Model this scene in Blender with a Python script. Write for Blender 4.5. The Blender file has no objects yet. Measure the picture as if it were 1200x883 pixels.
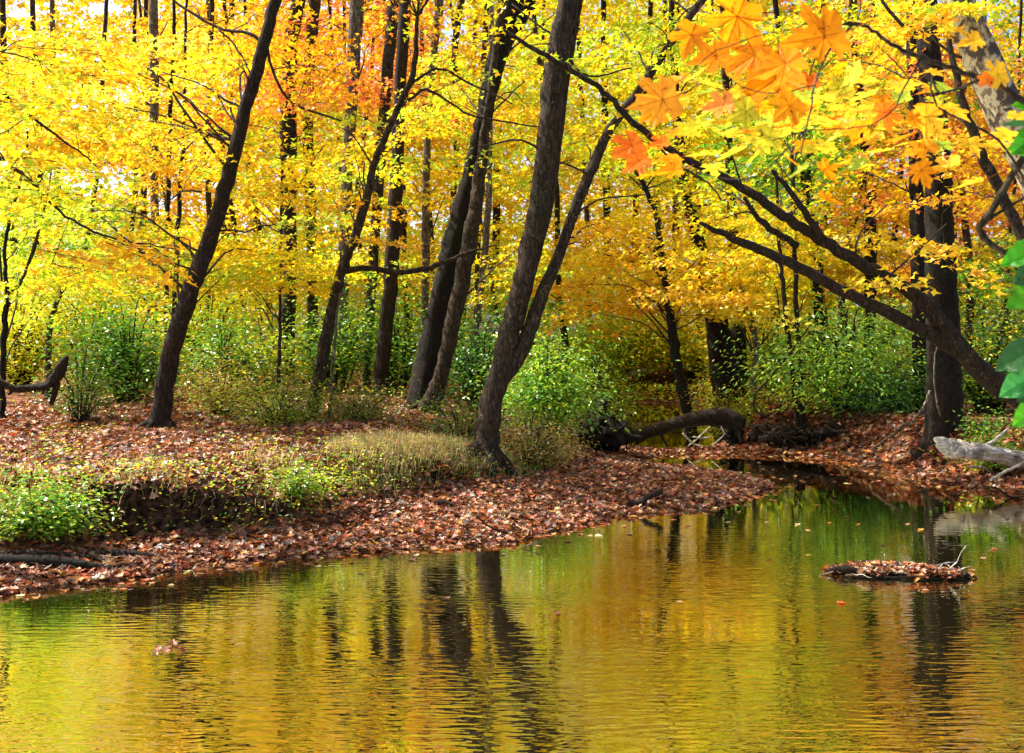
import bpy, math, random
import numpy as np
rng = np.random.default_rng(7)
random.seed(7)
C = bpy.context.scene.collection
F = 1287.0; HZ = 400.0; CAMZ = 2.0
def P(px, py, Y): return np.array([(px-600)*Y/F, Y, CAMZ-(py-HZ)*Y/F])

# ------------------------------------------------------------------ scene, camera, light
sc = bpy.context.scene
sc.render.engine = 'CYCLES'
sc.cycles.max_bounces = 7; sc.cycles.diffuse_bounces = 4; sc.cycles.glossy_bounces = 2; sc.cycles.transmission_bounces = 4
sc.cycles.use_denoising = True
sc.cycles.sample_clamp_indirect = 8
sc.view_settings.view_transform = 'Standard'; sc.view_settings.look = 'None'
sc.view_settings.gamma = 1; sc.view_settings.use_curve_mapping = False
sc.view_settings.exposure = 1.17
cam_d = bpy.data.cameras.new('camera'); cam = bpy.data.objects.new('camera', cam_d); C.objects.link(cam)
cam.location = (0, 0, CAMZ); cam.rotation_euler = (math.radians(90), 0, 0)
cam_d.sensor_width = 36; cam_d.lens = 36*F/1200; cam_d.shift_y = -41.5/1200
cam_d.dof.use_dof = True; cam_d.dof.focus_distance = 15; cam_d.dof.aperture_fstop = 6.3
cam_d.clip_start = 0.05; cam_d.clip_end = 2000
sc.camera = cam
SUN_AZ = np.array([-0.92, 0.36]); SUN_EL = 50.0
w = bpy.data.worlds.new('World'); sc.world = w; w.use_nodes = True
nt = w.node_tree; bg = nt.nodes['Background']
sky = nt.nodes.new('ShaderNodeTexSky'); sky.sky_type = 'NISHITA'; sky.sun_disc = False
sky.sun_elevation = math.radians(SUN_EL)
sky.dust_density = 3.5; sky.air_density = .8
sky.sun_rotation = math.atan2(SUN_AZ[0], SUN_AZ[1])
nt.links.new(sky.outputs[0], bg.inputs[0]); bg.inputs[1].default_value = 0.15
sd = bpy.data.lights.new('sun', 'SUN'); sun = bpy.data.objects.new('sun', sd); C.objects.link(sun)
sd.energy = 5.0; sd.angle = math.radians(0.5); sd.color = (1, 0.94, 0.84)
from mathutils import Vector
h_ = Vector((SUN_AZ[0], SUN_AZ[1], 0)).normalized()
tosun = h_*math.cos(math.radians(SUN_EL)) + Vector((0, 0, math.sin(math.radians(SUN_EL))))
sun.rotation_euler = tosun.to_track_quat('Z', 'Y').to_euler(); sun.location = tosun*60

# ------------------------------------------------------------------ materials
def newmat(name):
    m = bpy.data.materials.new(name); m.use_nodes = True; m.node_tree.nodes.clear(); return m, m.node_tree
def N(t, typ, **kw):
    n = t.nodes.new(typ)
    for k, v in kw.items(): setattr(n, k, v)
    return n
def leaf_mat(name, trans=0.5, gloss=0.025, rough=0.4):
    m, t = newmat(name)
    a = N(t, 'ShaderNodeAttribute', attribute_name='Col')
    d = N(t, 'ShaderNodeBsdfDiffuse'); tr = N(t, 'ShaderNodeBsdfTranslucent'); mx = N(t, 'ShaderNodeMixShader')
    mx.inputs[0].default_value = trans
    g = N(t, 'ShaderNodeBsdfGlossy'); g.inputs['Roughness'].default_value = rough; g.inputs[0].default_value = (1, 1, 1, 1)
    m2 = N(t, 'ShaderNodeMixShader'); m2.inputs[0].default_value = gloss
    o = N(t, 'ShaderNodeOutputMaterial')
    t.links.new(a.outputs['Color'], d.inputs[0]); t.links.new(a.outputs['Color'], tr.inputs[0])
    t.links.new(d.outputs[0], mx.inputs[1]); t.links.new(tr.outputs[0], mx.inputs[2])
    t.links.new(mx.outputs[0], m2.inputs[1]); t.links.new(g.outputs[0], m2.inputs[2]); t.links.new(m2.outputs[0], o.inputs[0])
    return m
M_LEAF = leaf_mat('leaf'); M_NEAR = leaf_mat('near_leaf', .55, .008, .4);
def speckle(m):
    t = m.node_tree; a = [n for n in t.nodes if n.type == 'ATTRIBUTE'][0]; tc = N(t, 'ShaderNodeTexCoord')
    n1 = N(t, 'ShaderNodeTexNoise'); n1.inputs['Scale'].default_value = 55; n1.inputs['Detail'].default_value = 5; t.links.new(tc.outputs['Object'], n1.inputs[0])
    r = N(t, 'ShaderNodeValToRGB'); e = r.color_ramp.elements; e[0].position = .30; e[0].color = (.25, .14, .08, 1); e[1].position = .36; e[1].color = (.85, .82, .8, 1); x = e.new(.6); x.color = (1, 1, 1, 1)
    t.links.new(n1.outputs[0], r.inputs[0]); mm = N(t, 'ShaderNodeMix', data_type='RGBA', blend_type='MULTIPLY'); mm.inputs[0].default_value = 1
    t.links.new(a.outputs['Color'], mm.inputs[6]); t.links.new(r.outputs[0], mm.inputs[7])
    for n in t.nodes:
        if n.type in ('BSDF_DIFFUSE', 'BSDF_TRANSLUCENT'): t.links.new(mm.outputs[2], n.inputs[0])
speckle(M_NEAR)
M_LITTER = leaf_mat('litter_leaf', 0.15, 0.05, 0.5); M_GREEN = leaf_mat('green_leaf', 0.45, 0.05, 0.35)
M_GRASS = leaf_mat('grass_blade', 0.35, 0.02)

def bark_mat(name, c1, c2, c3, scale=6, stretch=5, bump=0.5, lying=False):
    m, t = newmat(name)
    tc = N(t, 'ShaderNodeTexCoord'); mp = N(t, 'ShaderNodeMapping'); mp.inputs['Scale'].default_value = (1, stretch, stretch) if lying else (stretch, stretch, 1)
    t.links.new(tc.outputs['Object'], mp.inputs[0])
    n1 = N(t, 'ShaderNodeTexNoise'); n1.inputs['Scale'].default_value = scale; n1.inputs['Detail'].default_value = 8; n1.inputs['Roughness'].default_value = 0.7
    t.links.new(mp.outputs[0], n1.inputs[0])
    n2 = N(t, 'ShaderNodeTexNoise'); n2.inputs['Scale'].default_value = 1.6; n2.inputs['Detail'].default_value = 5
    t.links.new(tc.outputs['Object'], n2.inputs[0])
    r = N(t, 'ShaderNodeValToRGB'); e = r.color_ramp.elements
    e[0].position = 0.35; e[0].color = (*c1, 1); e[1].position = 0.62; e[1].color = (*c2, 1)
    t.links.new(n1.outputs[0], r.inputs[0])
    r2 = N(t, 'ShaderNodeValToRGB'); e = r2.color_ramp.elements
    e[0].position = 0.48; e[0].color = (0, 0, 0, 1); e[1].position = 0.66; e[1].color = (1, 1, 1, 1)
    t.links.new(n2.outputs[0], r2.inputs[0])
    mx = N(t, 'ShaderNodeMix', data_type='RGBA'); t.links.new(r2.outputs[0], mx.inputs[0]); t.links.new(r.outputs[0], mx.inputs[6]); mx.inputs[7].default_value = (*c3, 1)
    # furrows: stretched cells, and pale lichen freckles
    mv = N(t, 'ShaderNodeMapping'); mv.inputs['Scale'].default_value = (.16, 1, 1) if lying else (1, 1, .22); t.links.new(tc.outputs['Object'], mv.inputs[0])
    wq = N(t, 'ShaderNodeMix', data_type='RGBA'); wq.inputs[0].default_value = .06; t.links.new(mv.outputs[0], wq.inputs[6]); t.links.new(n1.outputs['Color'], wq.inputs[7])
    vo = N(t, 'ShaderNodeTexVoronoi', feature='DISTANCE_TO_EDGE'); vo.inputs['Scale'].default_value = scale*5.5; t.links.new(wq.outputs[2], vo.inputs[0])
    fr = N(t, 'ShaderNodeMapRange'); fr.inputs[1].default_value = 0; fr.inputs[2].default_value = .16; fr.inputs[3].default_value = .75 if lying else .35; fr.inputs[4].default_value = 1; t.links.new(vo.outputs[0], fr.inputs[0])
    mm = N(t, 'ShaderNodeMix', data_type='RGBA', blend_type='MULTIPLY'); mm.inputs[0].default_value = 1; t.links.new(mx.outputs[2], mm.inputs[6]); t.links.new(fr.outputs[0], mm.inputs[7])
    n3 = N(t, 'ShaderNodeTexNoise'); n3.inputs['Scale'].default_value = 14; n3.inputs['Detail'].default_value = 3; t.links.new(tc.outputs['Object'], n3.inputs[0])
    lr_ = N(t, 'ShaderNodeMapRange'); lr_.inputs[1].default_value = .63; lr_.inputs[2].default_value = .70; lr_.inputs[4].default_value = .7; t.links.new(n3.outputs[0], lr_.inputs[0])
    ml = N(t, 'ShaderNodeMix', data_type='RGBA'); t.links.new(lr_.outputs[0], ml.inputs[0]); t.links.new(mm.outputs[2], ml.inputs[6]); ml.inputs[7].default_value = (c2[0]*1.7+.01, c2[1]*1.9+.01, c2[2]*1.8+.01, 1)
    b = N(t, 'ShaderNodeBsdfPrincipled'); b.inputs['Roughness'].default_value = 0.9; b.inputs['Specular IOR Level'].default_value = .25
    t.links.new(ml.outputs[2], b.inputs['Base Color'])
    hs = N(t, 'ShaderNodeMath', operation='ADD'); t.links.new(n1.outputs[0], hs.inputs[0]); t.links.new(fr.outputs[0], hs.inputs[1])
    bp = N(t, 'ShaderNodeBump'); bp.inputs['Strength'].default_value = min(1, bump*1.4); bp.inputs['Distance'].default_value = 0.04
    t.links.new(hs.outputs[0], bp.inputs['Height']); t.links.new(bp.outputs[0], b.inputs['Normal'])
    o = N(t, 'ShaderNodeOutputMaterial'); t.links.new(b.outputs[0], o.inputs[0]); return m
BARK = {
 'brown': bark_mat('bark_brown', (.008, .005, .003), (.060, .034, .018), (.034, .026, .011)),
 'grey': bark_mat('bark_grey', (.012, .008, .004), (.088, .056, .032), (.052, .040, .019), 5, 3, .5),
 'dark': bark_mat('bark_dark', (.005, .0035, .002), (.032, .019, .011), (.014, .018, .007)),
 'pale': bark_mat('bark_pale', (.07, .052, .035), (.28, .22, .15), (.16, .125, .08), 5, 3, .6),
 'dead': bark_mat('dead_wood', (.03, .018, .011), (.26, .18, .11), (.12, .075, .045), 8, 2, .8, True),
 'white': bark_mat('bleached_wood', (.10, .065, .04), (.72, .63, .50), (.85, .78, .66), 3.2, 2.2, 1.0, True),
 'twig': bark_mat('twig_wood', (.03, .02, .015), (.09, .06, .045), (.06, .04, .03)),
}
def sycamore():
    m, t = newmat('bark_sycamore')
    tc = N(t, 'ShaderNodeTexCoord'); mp = N(t, 'ShaderNodeMapping'); mp.inputs['Scale'].default_value = (1.6, 1.6, 1)
    t.links.new(tc.outputs['Object'], mp.inputs[0])
    v = N(t, 'ShaderNodeTexNoise'); v.inputs['Scale'].default_value = 5.5; v.inputs['Detail'].default_value = 4; v.inputs['Roughness'].default_value = .62; v.inputs['Distortion'].default_value = .6
    t.links.new(mp.outputs[0], v.inputs[0])
    r = N(t, 'ShaderNodeValToRGB'); r.color_ramp.interpolation = 'CONSTANT'; e = r.color_ramp.elements
    e[0].position = 0; e[0].color = (.045, .03, .018, 1); e[1].position = .47; e[1].color = (.20, .155, .085, 1)
    x = e.new(.52); x.color = (.40, .34, .21, 1); x = e.new(.64); x.color = (.14, .10, .055, 1)
    t.links.new(v.outputs[0], r.inputs[0])
    b = N(t, 'ShaderNodeBsdfPrincipled'); b.inputs['Roughness'].default_value = .75; t.links.new(r.outputs[0], b.inputs['Base Color'])
    bp = N(t, 'ShaderNodeBump'); bp.inputs['Strength'].default_value = .4; bp.inputs['Distance'].default_value = .02
    t.links.new(v.outputs[0], bp.inputs['Height']); t.links.new(bp.outputs[0], b.inputs['Normal'])
    o = N(t, 'ShaderNodeOutputMaterial'); t.links.new(b.outputs[0], o.inputs[0]); return m
BARK['sycamore'] = sycamore()
def ground_mat():
    m, t = newmat('leaf_litter_ground')
    tc = N(t, 'ShaderNodeTexCoord')
    v = N(t, 'ShaderNodeTexVoronoi'); v.inputs['Scale'].default_value = 13; v.inputs['Randomness'].default_value = 1
    nz = N(t, 'ShaderNodeTexNoise'); nz.inputs['Scale'].default_value = 18; nz.inputs['Detail'].default_value = 4
    ad = N(t, 'ShaderNodeMix', data_type='RGBA'); ad.inputs[0].default_value = .12
    t.links.new(tc.outputs['Object'], nz.inputs[0]); t.links.new(tc.outputs['Object'], ad.inputs[6]); t.links.new(nz.outputs['Color'], ad.inputs[7])
    t.links.new(ad.outputs[2], v.inputs[0])
    sp = N(t, 'ShaderNodeSeparateColor'); t.links.new(v.outputs['Color'], sp.inputs[0])
    r = N(t, 'ShaderNodeValToRGB'); e = r.color_ramp.elements
    e[0].position = 0; e[0].color = (.03, .014, .008, 1); e[1].position = 1; e[1].color = (.36, .19, .10, 1)
    for p, c in ((.3, (.07, .03, .015)), (.55, (.16, .065, .03)), (.8, (.24, .09, .04))):
        x = e.new(p); x.color = (*c, 1)
    t.links.new(sp.outputs[0], r.inputs[0])
    b = N(t, 'ShaderNodeBsdfPrincipled'); b.inputs['Roughness'].default_value = 1; b.inputs['Specular IOR Level'].default_value = .05
    # steep faces get a bare, darker soil colour
    g = N(t, 'ShaderNodeNewGeometry'); sx = N(t, 'ShaderNodeSeparateXYZ'); t.links.new(g.outputs['True Normal'], sx.inputs[0])
    mr = N(t, 'ShaderNodeMapRange'); mr.inputs[1].default_value = .55; mr.inputs[2].default_value = .85; t.links.new(sx.outputs[2], mr.inputs[0])
    mx = N(t, 'ShaderNodeMix', data_type='RGBA'); t.links.new(mr.outputs[0], mx.inputs[0]); sr = N(t, 'ShaderNodeValToRGB'); e2 = sr.color_ramp.elements; e2[0].position = .4; e2[0].color = (.008, .005, .003, 1); e2[1].position = .7; e2[1].color = (.075, .040, .020, 1); t.links.new(nz.outputs[0], sr.inputs[0]); t.links.new(sr.outputs[0], mx.inputs[6]); t.links.new(r.outputs[0], mx.inputs[7])
    t.links.new(mx.outputs[2], b.inputs['Base Color'])
    bp = N(t, 'ShaderNodeBump'); bp.inputs['Strength'].default_value = .8; bp.inputs['Distance'].default_value = .03
    t.links.new(v.outputs['Distance'], bp.inputs['Height']); t.links.new(bp.outputs[0], b.inputs['Normal'])
    o = N(t, 'ShaderNodeOutputMaterial'); t.links.new(b.outputs[0], o.inputs[0]); return m
M_GROUND = ground_mat()
def water_mat():
    m, t = newmat('creek_water')
    tc = N(t, 'ShaderNodeTexCoord')
    mp = N(t, 'ShaderNodeMapping'); mp.inputs['Scale'].default_value = (.26, 1, 1); mp.inputs['Rotation'].default_value = (0, 0, .05)
    t.links.new(tc.outputs['Object'], mp.inputs[0])
    n1 = N(t, 'ShaderNodeTexNoise'); n1.inputs['Scale'].default_value = 20; n1.inputs['Detail'].default_value = 1.2; n1.inputs['Roughness'].default_value = .5
    t.links.new(mp.outputs[0], n1.inputs[0])
    n2 = N(t, 'ShaderNodeTexNoise'); n2.inputs['Scale'].default_value = 1.1; n2.inputs['Detail'].default_value = 2
    t.links.new(mp.outputs[0], n2.inputs[0])
    # ripples are stronger close to the viewer's side and calm under the far bank
    sx = N(t, 'ShaderNodeSeparateXYZ'); t.links.new(tc.outputs['Object'], sx.inputs[0])
    mr = N(t, 'ShaderNodeMapRange'); mr.inputs[1].default_value = 13.5; mr.inputs[2].default_value = 6.2; mr.inputs[3].default_value = .07; mr.inputs[4].default_value = 1.25
    t.links.new(sx.outputs[1], mr.inputs[0])
    mr2 = N(t, 'ShaderNodeMapRange'); mr2.inputs[1].default_value = .35; mr2.inputs[2].default_value = .65; mr2.inputs[3].default_value = .3; mr2.inputs[4].default_value = 1.25
    t.links.new(n2.outputs[0], mr2.inputs[0])
    mu = N(t, 'ShaderNodeMath', operation='MULTIPLY'); t.links.new(mr.outputs[0], mu.inputs[0]); t.links.new(mr2.outputs[0], mu.inputs[1])
    hh = N(t, 'ShaderNodeMath', operation='MULTIPLY'); t.links.new(mu.outputs[0], hh.inputs[0]); t.links.new(n1.outputs[0], hh.inputs[1])
    bp = N(t, 'ShaderNodeBump'); bp.inputs['Strength'].default_value = 1; bp.inputs['Distance'].default_value = .0042
    t.links.new(hh.outputs[0], bp.inputs['Height'])
    d = N(t, 'ShaderNodeBsdfDiffuse'); d.inputs[0].default_value = (.014, .010, .003, 1)
    g = N(t, 'ShaderNodeBsdfGlossy'); g.inputs[0].default_value = (1, .95, .72, 1); g.inputs['Roughness'].default_value = .0
    fz = N(t, 'ShaderNodeFresnel'); fz.inputs[0].default_value = 1.5; t.links.new(bp.outputs[0], fz.inputs['Normal'])
    fm = N(t, 'ShaderNodeMapRange'); fm.inputs[1].default_value = .04; fm.inputs[2].default_value = .5; fm.inputs[3].default_value = .52; fm.inputs[4].default_value = 1.0; t.links.new(fz.outputs[0], fm.inputs[0])
    mx = N(t, 'ShaderNodeMixShader'); t.links.new(fm.outputs[0], mx.inputs[0]); t.links.new(d.outputs[0], mx.inputs[1]); t.links.new(g.outputs[0], mx.inputs[2])
    t.links.new(bp.outputs[0], g.inputs['Normal'])
    o = N(t, 'ShaderNodeOutputMaterial'); t.links.new(mx.outputs[0], o.inputs[0]); return m
M_WATER = water_mat()
def plain(name, c, r=.7):
    m, t = newmat(name); b = N(t, 'ShaderNodeBsdfPrincipled'); b.inputs['Base Color'].default_value = (*c, 1); b.inputs['Roughness'].default_value = r
    nz = N(t, 'ShaderNodeTexNoise'); nz.inputs['Scale'].default_value = 9; bp = N(t, 'ShaderNodeBump'); bp.inputs['Strength'].default_value = .3
    t.links.new(nz.outputs[0], bp.inputs['Height']); t.links.new(bp.outputs[0], b.inputs['Normal'])
    o = N(t, 'ShaderNodeOutputMaterial'); t.links.new(b.outputs[0], o.inputs[0]); return m

# ------------------------------------------------------------------ mesh building
class MB:
    """collects verts / faces (arrays of equal width) and per-vertex colours"""
    def __init__(s): s.v = []; s.f = []; s.c = []; s.n = 0
    def add(s, v, f, c=None):
        v = np.asarray(v, float); f = np.asarray(f, np.int64)
        s.v.append(v); s.f.append(f + s.n); s.n += len(v)
        s.c.append(np.ones((len(v), 3))*.5 if c is None else c)
    def build(s, name, mat, parent=None, smooth=True, origin=None):
        me = bpy.data.meshes.new(name)
        if s.n:
            v = np.concatenate(s.v)
            if origin is not None: v = v - np.asarray(origin)
            loops = np.concatenate([f.reshape(-1) for f in s.f])
            sizes = np.concatenate([np.full(len(f), f.shape[1]) for f in s.f])
            me.vertices.add(len(v)); me.vertices.foreach_set('co', v.astype(np.float32).reshape(-1))
            me.loops.add(len(loops)); me.loops.foreach_set('vertex_index', loops.astype(np.int32))
            me.polygons.add(len(sizes)); st = np.concatenate([[0], np.cumsum(sizes)[:-1]])
            me.polygons.foreach_set('loop_start', st.astype(np.int32))
            me.polygons.foreach_set('use_smooth', np.full(len(sizes), smooth))
            me.update(calc_edges=True)
            c = np.concatenate(s.c); at = me.color_attributes.new('Col', 'FLOAT_COLOR', 'POINT')
            at.data.foreach_set('color', np.concatenate([c, np.ones((len(c), 1))], 1).astype(np.float32).reshape(-1))
        me.materials.append(mat)
        o = bpy.data.objects.new(name, me); C.objects.link(o)
        if origin is not None and parent is None: o.location = origin
        if parent is not None: o.parent = parent
        return o
def tag(o, label=None, cat=None, group=None, kind=None):
    if label: o['label'] = label
    if cat: o['category'] = cat
    if group: o['group'] = group
    if kind: o['kind'] = kind
    return o
def empty(name, loc, label, cat, group=None):
    o = bpy.data.objects.new(name, None); C.objects.link(o); o.location = loc; o.empty_display_size = .2
    return tag(o, label, cat, group)

def catmull(p, k):
    p = np.asarray(p, float)
    if len(p) < 3:
        t = np.linspace(0, 1, k*2)[:, None]; return p[0]*(1-t)+p[-1]*t
    q = np.vstack([2*p[0]-p[1], p, 2*p[-1]-p[-2]]); out = []
    for i in range(1, len(q)-2):
        t = np.linspace(0, 1, k, endpoint=False)[:, None]
        a, b, c, d = q[i-1], q[i], q[i+1], q[i+2]
        out.append(.5*((2*b)+(-a+c)*t+(2*a-5*b+4*c-d)*t**2+(-a+3*b-3*c+d)*t**3))
    out.append(q[-2][None]); return np.vstack(out)
def tube(mb, pts, rad, seg=8, k=4, bump=0.0, wob=0.0):
    """smooth tapering tube; pts (n,3), rad (n)"""
    a = np.column_stack([pts, rad]); s = catmull(a, k); p = s[:, :3].copy(); r = np.maximum(s[:, 3], .0015)
    if wob: p[1:-1] += rng.normal(0, wob, (len(p)-2, 3))
    d = np.gradient(p, axis=0); d /= np.linalg.norm(d, axis=1)[:, None]+1e-9
    ref = np.array([0, 1, 0.]) if abs(d[:, 1]).mean() < .8 else np.array([1, 0, 0.])
    u = np.cross(d, ref); u /= np.linalg.norm(u, axis=1)[:, None]+1e-9; w_ = np.cross(d, u)
    an = np.linspace(0, 2*math.pi, seg, endpoint=False)
    rr = r[:, None]*np.ones(seg)
    if bump:
        ph = rng.random(4)*6.28
        rr = rr*(1+bump*(np.sin(an*2+ph[0]+np.arange(len(p))[:, None]*.25)*.5+np.sin(an*3+ph[1]-np.arange(len(p))[:, None]*.33)*.5+rng.normal(0, .35, rr.shape)))
    v = p[:, None, :]+(np.cos(an)[None, :, None]*u[:, None, :]+np.sin(an)[None, :, None]*w_[:, None, :])*rr[:, :, None]
    n = len(p); i = np.arange(n-1)[:, None]*seg; j = np.arange(seg)[None, :]
    f = np.stack([i+j, i+(j+1) % seg, i+seg+(j+1) % seg, i+seg+j], -1).reshape(-1, 4)
    base = mb.n; mb.add(v.reshape(-1, 3), f)
    tipv = np.array([p[0], p[-1]+d[-1]*r[-1]*.4]); k0 = len(v.reshape(-1, 3))
    jj = np.arange(seg); caps = np.concatenate([np.stack([np.full(seg, k0), (jj+1) % seg, jj], -1), np.stack([np.full(seg, k0+1), (n-1)*seg+jj, (n-1)*seg+(jj+1) % seg], -1)])
    mb.v[-1] = np.vstack([mb.v[-1], tipv]); mb.c[-1] = np.ones((k0+2, 3))*.5; mb.n += 2
    mb.f.append(caps+base)
    return p, r
def sticks(mb, a, b, r0, r1, sag=0.0):
    """many thin three-sided twigs at once, from a to b through a sagging middle"""
    a = np.asarray(a); b = np.asarray(b); n = len(a)
    if n == 0: return
    m = (a+b)/2; m[:, 2] += sag; d = b-a; d /= np.linalg.norm(d, axis=1)[:, None]+1e-9
    u = np.cross(d, np.array([.1, .2, 1.])); u /= np.linalg.norm(u, axis=1)[:, None]+1e-9; w_ = np.cross(d, u)
    r0 = np.broadcast_to(r0, n); r1 = np.broadcast_to(r1, n)
    vs = []
    for q, r in ((a, r0), (m, (r0+r1)/2), (b, r1)):
        for an in (0, 2.094, 4.189):
            vs.append(q+(math.cos(an)*u+math.sin(an)*w_)*r[:, None])
    v = np.stack(vs, 1).reshape(-1, 3); base = np.arange(n)[:, None]*9
    qf = np.array([[0, 1, 4, 3], [1, 2, 5, 4], [2, 0, 3, 5], [3, 4, 7, 6], [4, 5, 8, 7], [5, 3, 6, 8]])
    mb.add(v, (base[:, :, None]+qf[None]).reshape(-1, 4))

# leaf templates: x across, y along, z fold (units of leaf length)
T_MAPLE5 = (np.array([[0, 0, 0], [-.28, .06, .02], [-.52, .22, .07], [-.30, .34, .02], [-.46, .66, .06], [-.17, .60, 0], [-.13, .80, .01], [0, 1.02, -.05], [.13, .80, .01], [.17, .60, 0], [.46, .66, .06], [.30, .34, .02], [.52, .22, .07], [.28, .06, .02], [0, .38, -.06]]),
            np.array([[14, i, i+1] for i in range(13)]+[[14, 13, 0]]))
T_MAPLE3 = (np.array([[0, 0, 0], [-.48, .34, .10], [-.17, .48, .0], [0, 1, -.08], [.17, .48, 0], [.48, .34, .10]]), np.array([[0, 2, 1], [0, 3, 2], [0, 4, 3], [0, 5, 4]]))
T_OVAL = (np.array([[0, 0, 0], [-.27, .42, .06], [0, 1, -.05], [.27, .42, .06]]), np.array([[0, 2, 1], [0, 3, 2]]))
T_RHOMB = (np.array([[0, 0, 0], [-.45, .5, .08], [0, 1, 0], [.45, .5, .08]]), np.array([[0, 2, 1], [0, 3, 2]]))
T_LANCE = (np.array([[0, 0, 0], [-.15, .4, .03], [0, 1, -.12], [.15, .4, .03]]), np.array([[0, 2, 1], [0, 3, 2]]))
def unit(v): return v/(np.linalg.norm(v, axis=-1, keepdims=True)+1e-9)
def leaves(mb, pos, yaw, tilt, size, col, tmpl, droop=0.25, cjit=.12, vary=(.7, 1.2)):
    """pos (n,3); yaw: direction the leaf points; tilt: std of the normal's lean (rad)"""
    n = len(pos)
    if n == 0: return
    nz = np.column_stack([rng.normal(0, tilt, n), rng.normal(0, tilt, n), np.ones(n)]); nz = unit(nz)
    t = np.column_stack([np.cos(yaw), np.sin(yaw), -np.abs(rng.normal(droop, .25, n))])
    t = unit(t-nz*(t*nz).sum(1, keepdims=True)*.8); x = unit(np.cross(t, nz)); z = np.cross(x, t)
    V, T = tmpl; s = (np.broadcast_to(size, n)*rng.uniform(vary[0], vary[1], n))[:, None, None]
    curl = rng.uniform(.2, 2.2, n)[:, None, None]
    v = pos[:, None]+s*(V[None, :, 0:1]*x[:, None]+V[None, :, 1:2]*t[:, None]+V[None, :, 2:3]*curl*z[:, None])
    f = (np.arange(n)[:, None, None]*len(V)+T[None]).reshape(-1, 3)
    c = col*(1+rng.normal(0, cjit, (n, 1))); c = np.clip(c*(1+rng.normal(0, cjit*.4, (n, 3))), .002, .93)
    mb.add(v.reshape(-1, 3), f, np.repeat(c, len(V), 0))

# ------------------------------------------------------------------ leaf colours
COL = {'Y': (.89, .64, .012), 'O': (.90, .45, .015), 'R': (.85, .22, .05), 'L': (.54, .69, .03), 'G': (.15, .37, .02),
       'D': (.045, .15, .018), 'B': (.28, .58, .09), 'V': (.30, .26, .03), 'W': (.90, .74, .08), 'T': (.55, .30, .06)}
COL = {k: np.array(v) for k, v in COL.items()}
def mixcols(spec, n):
    """spec such as 'YYYO': pick per item"""
    a = np.array([COL[c] for c in spec]); return a[rng.integers(0, len(a), n)]
# where each tint of the autumn wood grows (across, up, spread across, spread up, tints)
ZONES = [(120, 60, 220, 130, 'YOYLOWY'), (240, 230, 100, 60, 'OYOYO'), (50, 270, 110, 80, 'LLYLG'), (100, 370, 160, 70, 'LLYG'), (280, 330, 120, 60, 'YLYL'),
         (350, 60, 90, 80, 'OYOR'), (370, 180, 80, 60, 'LYLO'), (470, 60, 80, 80, 'RORO'), (500, 190, 80, 60, 'OYLY'), (440, 330, 90, 50, 'LYOG'),
         (600, 60, 100, 110, 'YLLYO'), (600, 260, 80, 80, 'YLYLO'), (740, 80, 100, 110, 'YLYL'), (700, 250, 70, 70, 'YWOY'), (690, 320, 60, 40, 'OYWL'),
         (800, 310, 90, 70, 'YWYO'), (660, 400, 80, 60, 'GLB'), (760, 420, 60, 50, 'YLY'), (880, 330, 90, 60, 'YWY'), (880, 130, 80, 90, 'YYL'),
         (930, 190, 70, 90, 'GGLLD'), (985, 60, 60, 60, 'LYOG'), (1020, 270, 60, 60, 'OYY'), (1110, 250, 90, 90, 'RORO'), (1080, 60, 60, 70, 'OYR'),
         (1150, 340, 70, 70, 'GLYD'), (1170, 90, 50, 60, 'OYG'), (1000, 380, 90, 50, 'GLLG'), (480, 420, 110, 50, 'DGGL'), (1150, 430, 80, 50, 'DG'), (300, 430, 120, 40, 'LVYG')]
ZONES += [(100, -110, 160, 110, 'YYWO'), (330, -110, 100, 110, 'OYO'), (450, -110, 70, 110, 'YOYL'), (600, -120, 60, 110, 'LLYG'), (770, -120, 130, 110, 'YWYW'), (900, -110, 50, 110, 'YLYG'), (975, -90, 70, 130, 'ROO'), (1180, -110, 70, 110, 'YLG')]
ZA = np.array([z[:4] for z in ZONES], float)
def zone_cols(pos):
    px = 600+pos[:, 0]*F/pos[:, 1]; py = HZ-(pos[:, 2]-CAMZ)*F/pos[:, 1]
    px = px+rng.normal(0, 25, len(px)); py = py+rng.normal(0, 18, len(px))
    d = ((px[:, None]-ZA[:, 0])/ZA[:, 2])**2+((py[:, None]-ZA[:, 1])/ZA[:, 3])**2
    k = d.argmin(1); out = np.empty((len(pos), 3))
    for i in range(len(pos)):
        s = ZONES[k[i]][4]; out[i] = COL[s[rng.integers(0, len(s))]]
    return out

# ------------------------------------------------------------------ terrain
W1 = np.array([(-60, 7.0), (-14, 7.6), (-6, 8.3), (-4.0, 8.6), (-2.94, 9.4), (-2.1, 10.1), (-.98, 10.5), (0, 10.85), (.5, 11.6), (1.2, 12.5), (2.2, 13.0), (3.0, 14.0), (3.65, 15.2),
               (3.3, 16.4), (2.75, 17.3), (2.2, 17.75), (1.95, 18.5), (2.6, 19.25), (3.7, 19.15), (4.1, 19.4), (4.6, 19.2), (5.5, 18.4), (5.75, 16.8), (5.95, 15.4), (6.5, 14.2), (6.7, 12.5), (6.2, 10), (6.6, 6), (9, 2), (12, -20), (-60, -20)])
W2 = np.array([(2.75, 20.0), (1.75, 20.9), (1.4, 24), (1.5, 31), (3.0, 36), (5.6, 35), (5.2, 28), (4.3, 21.8), (3.6, 20.2)])
UL = np.array([(-80, 9.4), (-14, 9.4), (-4.9, 9.9), (-3.6, 10.3), (-2.4, 10.8), (-1.7, 12.0), (-.75, 13.3), (.1, 14.3), (.9, 16.0), (1.1, 18), (.8, 22), (.8, 33), (1.8, 37.5), (3.5, 37.5), (3.5, 600), (-600, 600), (-600, 9.4)])
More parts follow.
